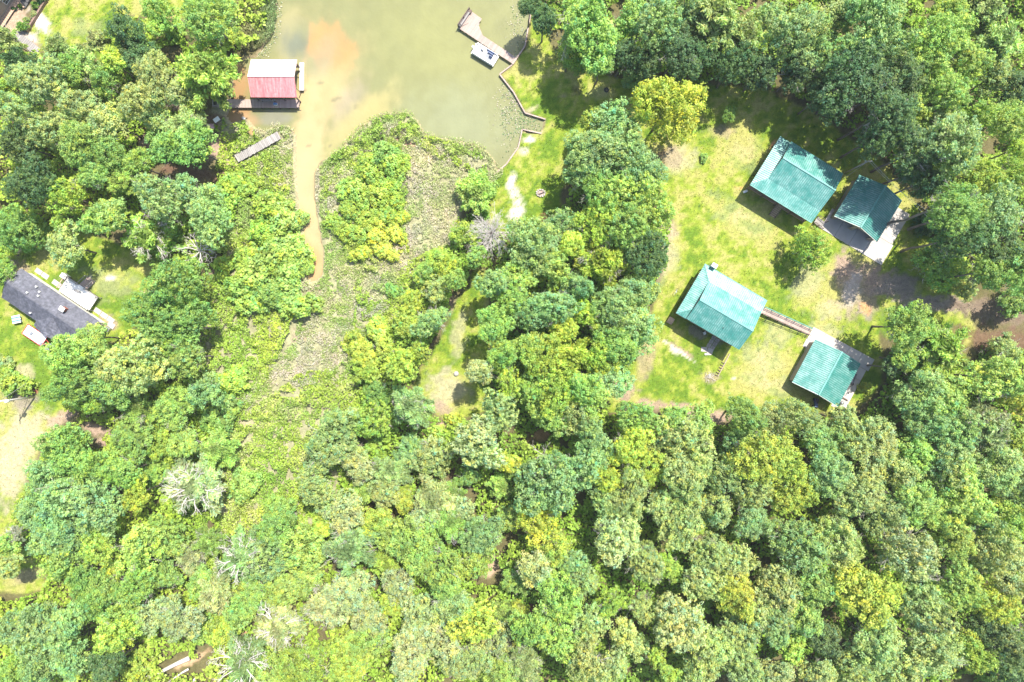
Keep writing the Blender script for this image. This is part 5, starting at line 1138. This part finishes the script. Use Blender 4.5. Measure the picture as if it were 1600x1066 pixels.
# sedge
def acc(px_, py_, X_, Y_, rng):
    d = np.full(px_.shape, -1e9)
    for L in SEDGE: d = np.maximum(d, sdpoly(px_+(fbm(X_, Y_, 2, 61)-.5)*22, py_+(fbm(X_, Y_, 2, 62)-.5)*22, L))
    w_ = sdpoly(px_, py_, WATER)
    dens = np.where(w_ > -1, .35*(w_ < 5), .95)*(fbm(X_, Y_, .9, 63, 2) > .33)
    d = np.where(sdpoly(px_, py_, [(366,246),(436,204),(446,216),(376,258)]) > 0, -1, d)
    return (d > 0) & (rng.uniform(0, 1, len(px_)) < dens) & ~((w_ > -3) & (px_ < 510) & (py_ > 205))
def hgt(px_, py_, X_, Y_, rng): return rng.uniform(0, 1, len(X_))**1.2*(.25+.55*fbm(X_, Y_, 1.3, 64, 2))+.02
def colS(px_, py_, X_, Y_, rng):
    n = len(X_); mv = np.array([.47, .43, .37]); tn = np.array([.48, .48, .28]); gr = np.array([.26, .38, .08]); wt = sdpoly(px_, py_, WATER)
    t_ = .04+fbm(X_, Y_, 5, 65)+(fbm(X_, Y_, 1.2, 66)-.5)*.5+rng.normal(0, .12, n)
    east = sstep(600, 690, px_)*(py_ > 225)
    g_ = np.clip(sstep(.50, .72, t_)-.35*east+.9*sstep(-24, -7, wt)*(px_ > 500), 0, 1)[:, None]
    m_ = sstep(.3, .7, fbm(X_, Y_, 3, 67)+rng.normal(0, .12, n))[:, None]
    c = (mv*m_+tn*(1-m_))*(1-g_)+gr*g_
    edge = (sstep(-10, -1, wt)*(rng.uniform(0, 1, n) < .35))[:, None]; c = c*(1-edge)+np.array([.44, .40, .27])*edge
    return np.clip(c*rng.uniform(.72, 1.25, n)[:, None], 0, 1)
scatter('sedge', 330000, (360, 160, 790, 660), acc, hgt, .29, colS, 'dense mauve and tan marsh sedge on both sides of the channel', 'marsh grass', 1, .7, .35)
# dome-shaped low growth: creepers over the marsh and understorey in the woods
def accC(px_, py_, X_, Y_, rng):
    C_ = [(360,560),(400,520),(400,470),(380,430),(350,400),(345,300),(350,260),(370,225),(400,210),(440,240),(455,300),(470,400),(470,480),(420,590),(380,650),(460,590),(560,560),(600,600),(560,680),(520,760),(500,840),(430,900),(340,900),(260,860),(250,760),(300,640)]
    G2 = [(515,240),(560,230),(600,205),(625,225),(640,260),(630,330),(640,390),(600,410),(540,400),(510,340),(505,290)]
    G3 = [(560,420),(640,410),(700,380),(730,400),(700,470),(660,560),(580,600),(540,560),(555,480)]
    wx = (fbm(X_, Y_, 2, 71)-.5)*26; G6 = [(348,186),(376,180),(394,206),(374,240),(350,300),(338,262)]; G4 = [(290,430),(380,430),(400,560),(370,640),(320,660),(280,600)]; G5 = [(560,180),(640,172),(670,205),(760,240),(770,285),(700,260),(640,225),(600,215),(560,235),(520,260),(515,245)]
    d = np.maximum(np.maximum(np.maximum(sdpoly(px_+wx, py_-wx, C_), sdpoly(px_+wx, py_+wx, G2)), sdpoly(px_-wx, py_+wx, G3)), np.maximum(sdpoly(px_-wx, py_+wx, G4), np.maximum(sdpoly(px_, py_+wx*.4, G5)-4, sdpoly(px_-wx*.4, py_, G6))))
    w_ = sdpoly(px_, py_, WATER); s_ = np.where((px_ > 440) & (py_ < 620), fbm(X_, Y_, 1.6, 72, 3) > .42, fbm(X_, Y_, 1.2, 73, 2) > .3)
    s_ &= ~(sdpoly(px_, py_, [(366,246),(436,204),(446,216),(376,258)]) > 0)
    return (d > 0) & (w_ < -3) & s_
def hC(px_, py_, X_, Y_, rng):
    b_ = fbm(X_, Y_, 1.5, 74, 3)
    return np.clip((b_-.3)*3.4, 0, 2)*rng.uniform(.75, 1, len(X_))+.05
def colC(px_, py_, X_, Y_, rng):
    n = len(X_); a_ = np.array([.37, .47, .06]); b_ = np.array([.20, .34, .06]); c_ = np.array([.40, .43, .21])
    t_ = np.clip(fbm(X_, Y_, 4, 75)*1.4-.2+rng.normal(0, .15, n), 0, 1)[:, None]; t2 = (sstep(.5, .8, fbm(X_, Y_, 6, 76)+rng.normal(0, .08, n))*.8)[:, None]
    c = a_*t_+b_*(1-t_); c = c*(1-t2)+c_*t2; return c*rng.uniform(.6, 1.3, n)[:, None]
scatter('creepers', 300000, (240, 170, 790, 910), accC, hC, .36, colC, 'bright yellow-green creepers and weeds spreading over the marsh', 'weeds', 2, .75, .6)
def accU(px_, py_, X_, Y_, rng):
    l_ = lawn_sd(px_, py_); w_ = sdpoly(px_, py_, WATER); m_ = sdpoly(px_, py_, MARSH)
    ok = (l_ < -4+(fbm(X_, Y_, 2, 80)-.5)*14) & (w_ < -6) & (m_ < 2) & (fbm(X_, Y_, 3.0, 81, 3) > .34)
    for q in PATCH:
        if q[5] >= .8 and q[2] > 0: ok &= ~((((px_-q[0])/max(q[2], q[3]*.6))**2+((py_-q[1])/max(q[3], q[2]*.6))**2) < 1.0)
    ok &= sdpoly(px_, py_, [(-60,-60),(82,-60),(44,56),(70,86),(40,90),(0,45),(-60,45)]) < 0
    return ok
def hU(px_, py_, X_, Y_, rng): return np.clip((fbm(X_, Y_, 2.6, 82, 3)-.28)*9, .1, 4.5)*rng.uniform(.62, 1, len(X_))
def colU(px_, py_, X_, Y_, rng):
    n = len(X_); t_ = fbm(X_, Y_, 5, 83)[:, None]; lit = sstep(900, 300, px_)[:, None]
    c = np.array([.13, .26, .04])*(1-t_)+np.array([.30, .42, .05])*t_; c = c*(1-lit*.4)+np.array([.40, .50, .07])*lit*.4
    return c*rng.uniform(.7, 1.3, n)[:, None]
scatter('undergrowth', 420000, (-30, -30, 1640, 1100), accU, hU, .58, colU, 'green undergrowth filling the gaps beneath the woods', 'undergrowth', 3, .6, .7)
# floating weed along the pond edges
def accW(px_, py_, X_, Y_, rng):
    w_ = sdpoly(px_, py_, WATER); inlet = np.exp(-(((px_-822)/26)**2+((py_-188)/22)**2))+np.exp(-(((px_-800)/16)**2+((py_-155)/34)**2))*.9
    right = np.exp(-(((px_-810)/10)**2+((py_-50)/50)**2))*.55+.8*np.exp(-(((px_-795)/14)**2+((py_-190)/30)**2))
    d = np.clip(inlet+right, 0, 1)*(fbm(X_, Y_, .8, 90, 3)+.1 > .5)
    lft = (px_ < 440)*(py_ < 90)*sstep(20, 4, w_)*.5
    return (w_ > 0) & (rng.uniform(0, 1, len(px_)) < np.maximum(d*.8, lft))
def colW(px_, py_, X_, Y_, rng):
    n = len(X_); g_ = (rng.uniform(0, 1, n) < np.where((px_ > 812) & (py_ > 130), .75, .35))[:, None]
    return (np.where(g_, np.array([.15, .24, .10]), np.array([.40, .38, .30])))*rng.uniform(.7, 1.25, n)[:, None]
scatter('pond_weed', 60000, (400, 0, 856, 275), accW, lambda a, b_, c, d, r: np.full(len(a), wl_+.02)+r.uniform(0, .12, len(a)), .24, colW, 'green and straw-coloured weed floating in the pond inlet', 'pond weed', 4, .35, .6)
# turf: blades standing in tufts on the lawns
def accG(px_, py_, X_, Y_, rng):
    return (lawn_sd(px_, py_) > -2) & (rng.uniform(0, 1, len(px_)) < .25+.75*(fbm(X_, Y_, 1.1, 95, 3) > .48)) & (sdpoly(px_, py_, WATER) < -3)
def colG(px_, py_, X_, Y_, rng):
    c, *_ = colour_field(X_, Y_); return np.clip(c*rng.uniform(.62, 1.25, len(X_))[:, None]*np.array([.98, 1.06, .9]), 0, 1)
scatter('grass', 150000, (0, 0, 1600, 1000), accG, lambda a, b_, c, d, r: r.uniform(.01, .09, len(a)), .22, colG, 'short yellow-green grass on the lawns', 'grass', 6, .6, .5)
# reed bank left of the pond top
def accR(px_, py_, X_, Y_, rng): return (sdpoly(px_+(fbm(X_, Y_, 2, 91)-.5)*14, py_, [(372,-20),(438,-20),(432,20),(424,55),(410,75),(395,80),(372,76),(368,40)]) > 0)
def colR(px_, py_, X_, Y_, rng):
    n = len(X_); t_ = sstep(395, 430, px_+rng.normal(0, 8, n))[:, None]; return (np.array([.24, .25, .11])*(1-t_)+np.array([.20, .30, .12])*t_)*rng.uniform(.65, 1.3, n)[:, None]
scatter('reeds', 16000, (365, -20, 445, 82), accR, lambda a, b_, X_, Y_, r: r.uniform(0, 1.1, len(a))*(.6+.6*fbm(X_, Y_, 1.2, 92)), .30, colR, 'pale green reed bank left of the pond at the top edge', 'reeds', 5, .8, .35)
# garden shrubs in the corner bed
for i, (a, b_, r_, lab) in enumerate(((54, 7, 7, 'small round shrub in white gravel near the top edge'), (63, -2, 8, 'dark clipped shrub cut by the top edge in white gravel'), (40, 31, 7, 'small grey-green shrub in the middle of the tan bed'), (33, 40, 9, 'bright green shrub at the lower end of the tan bed'), (20, 13, 4, 'tiny shrub beside the corner terrace'), (31, 9, 4, 'tiny green shrub below the dark step block'), (52, 22, 6, 'sparse yellow shrub next to the brown timber wall'))):
    R = r_*M2P; p = W(a, b_, R); t = thing('shrub', (p.x, p.y, 0), i, lab, 'shrub', 'garden shrubs in the corner bed')
    c = part('foliage', CR['low'][i % 5], t, (0, 0, R*.6), (0, 0, i), scale=(R/1.7,)*3); c.color = (*PAL[('mg', 'dk', 'ol', 'mg', 'dk', 'mg', 'ol')[i]][0], 1)
    part('stem', TR[0], t, scale=(.5, .5, R*.5))

# woods carrying on beyond the frame
rng = np.random.default_rng(77); Vs = []; Cs = []
cnt = 0
while cnt < 900:
    x = rng.uniform(-175, 175); y = rng.uniform(-140, 150)
    if abs(x) < 97 and abs(y) < 66: continue
    px_, py_ = topx(np.array([x]), np.array([y]))
    if sdpoly(px_, py_, WATER)[0] > -30 or (-60 < x < 10 and y > 0) or lawn_sd(px_, py_)[0] > -20: cnt += 1; continue
    R = rng.uniform(3, 5); h = rng.uniform(11, 16); n = 330; d = sph(rng, n, -.3); P = d*R*rng.uniform(.75, 1.1, n)[:, None]*np.array([1, 1, 1.1])+np.array([x, y, h-R])
    Vs.append(leaf_quads(P, d+rng.normal(0, .5, d.shape), rng.uniform(.5, 1.2, n), rng, .7)); base = np.array(PAL[rng.choice(['ol', 'bg', 'lg', 'mg'])][0])
    Cs.append(base*rng.uniform(.7, 1.2, n)[:, None]); cnt += 1
o = link(bpy.data.objects.new('distant_woods', quads_mesh('distant_woods', np.concatenate(Vs), WEED, np.concatenate(Cs)))); tag(o, 'woods carrying on around the clearing', 'woods', None, 'stuff')

# thin summer air between the camera and the ground
hz = bpy.data.materials.new('haze'); hz.use_nodes = True; nt = hz.node_tree; nt.nodes.clear()
out = nt.nodes.new('ShaderNodeOutputMaterial'); pv = nt.nodes.new('ShaderNodeVolumePrincipled'); pv.inputs['Color'].default_value = (.88, .94, 1, 1); pv.inputs['Density'].default_value = .00012
nt.links.new(pv.outputs[0], out.inputs['Volume'])
o = link(bpy.data.objects.new('haze', MB().box((0, 0, 61), (13000, 13000, 130)).mesh('haze', hz))); o['kind'] = 'stuff'; o['label'] = 'thin pale summer haze over the whole place'
SC.cycles.volume_bounces = 0
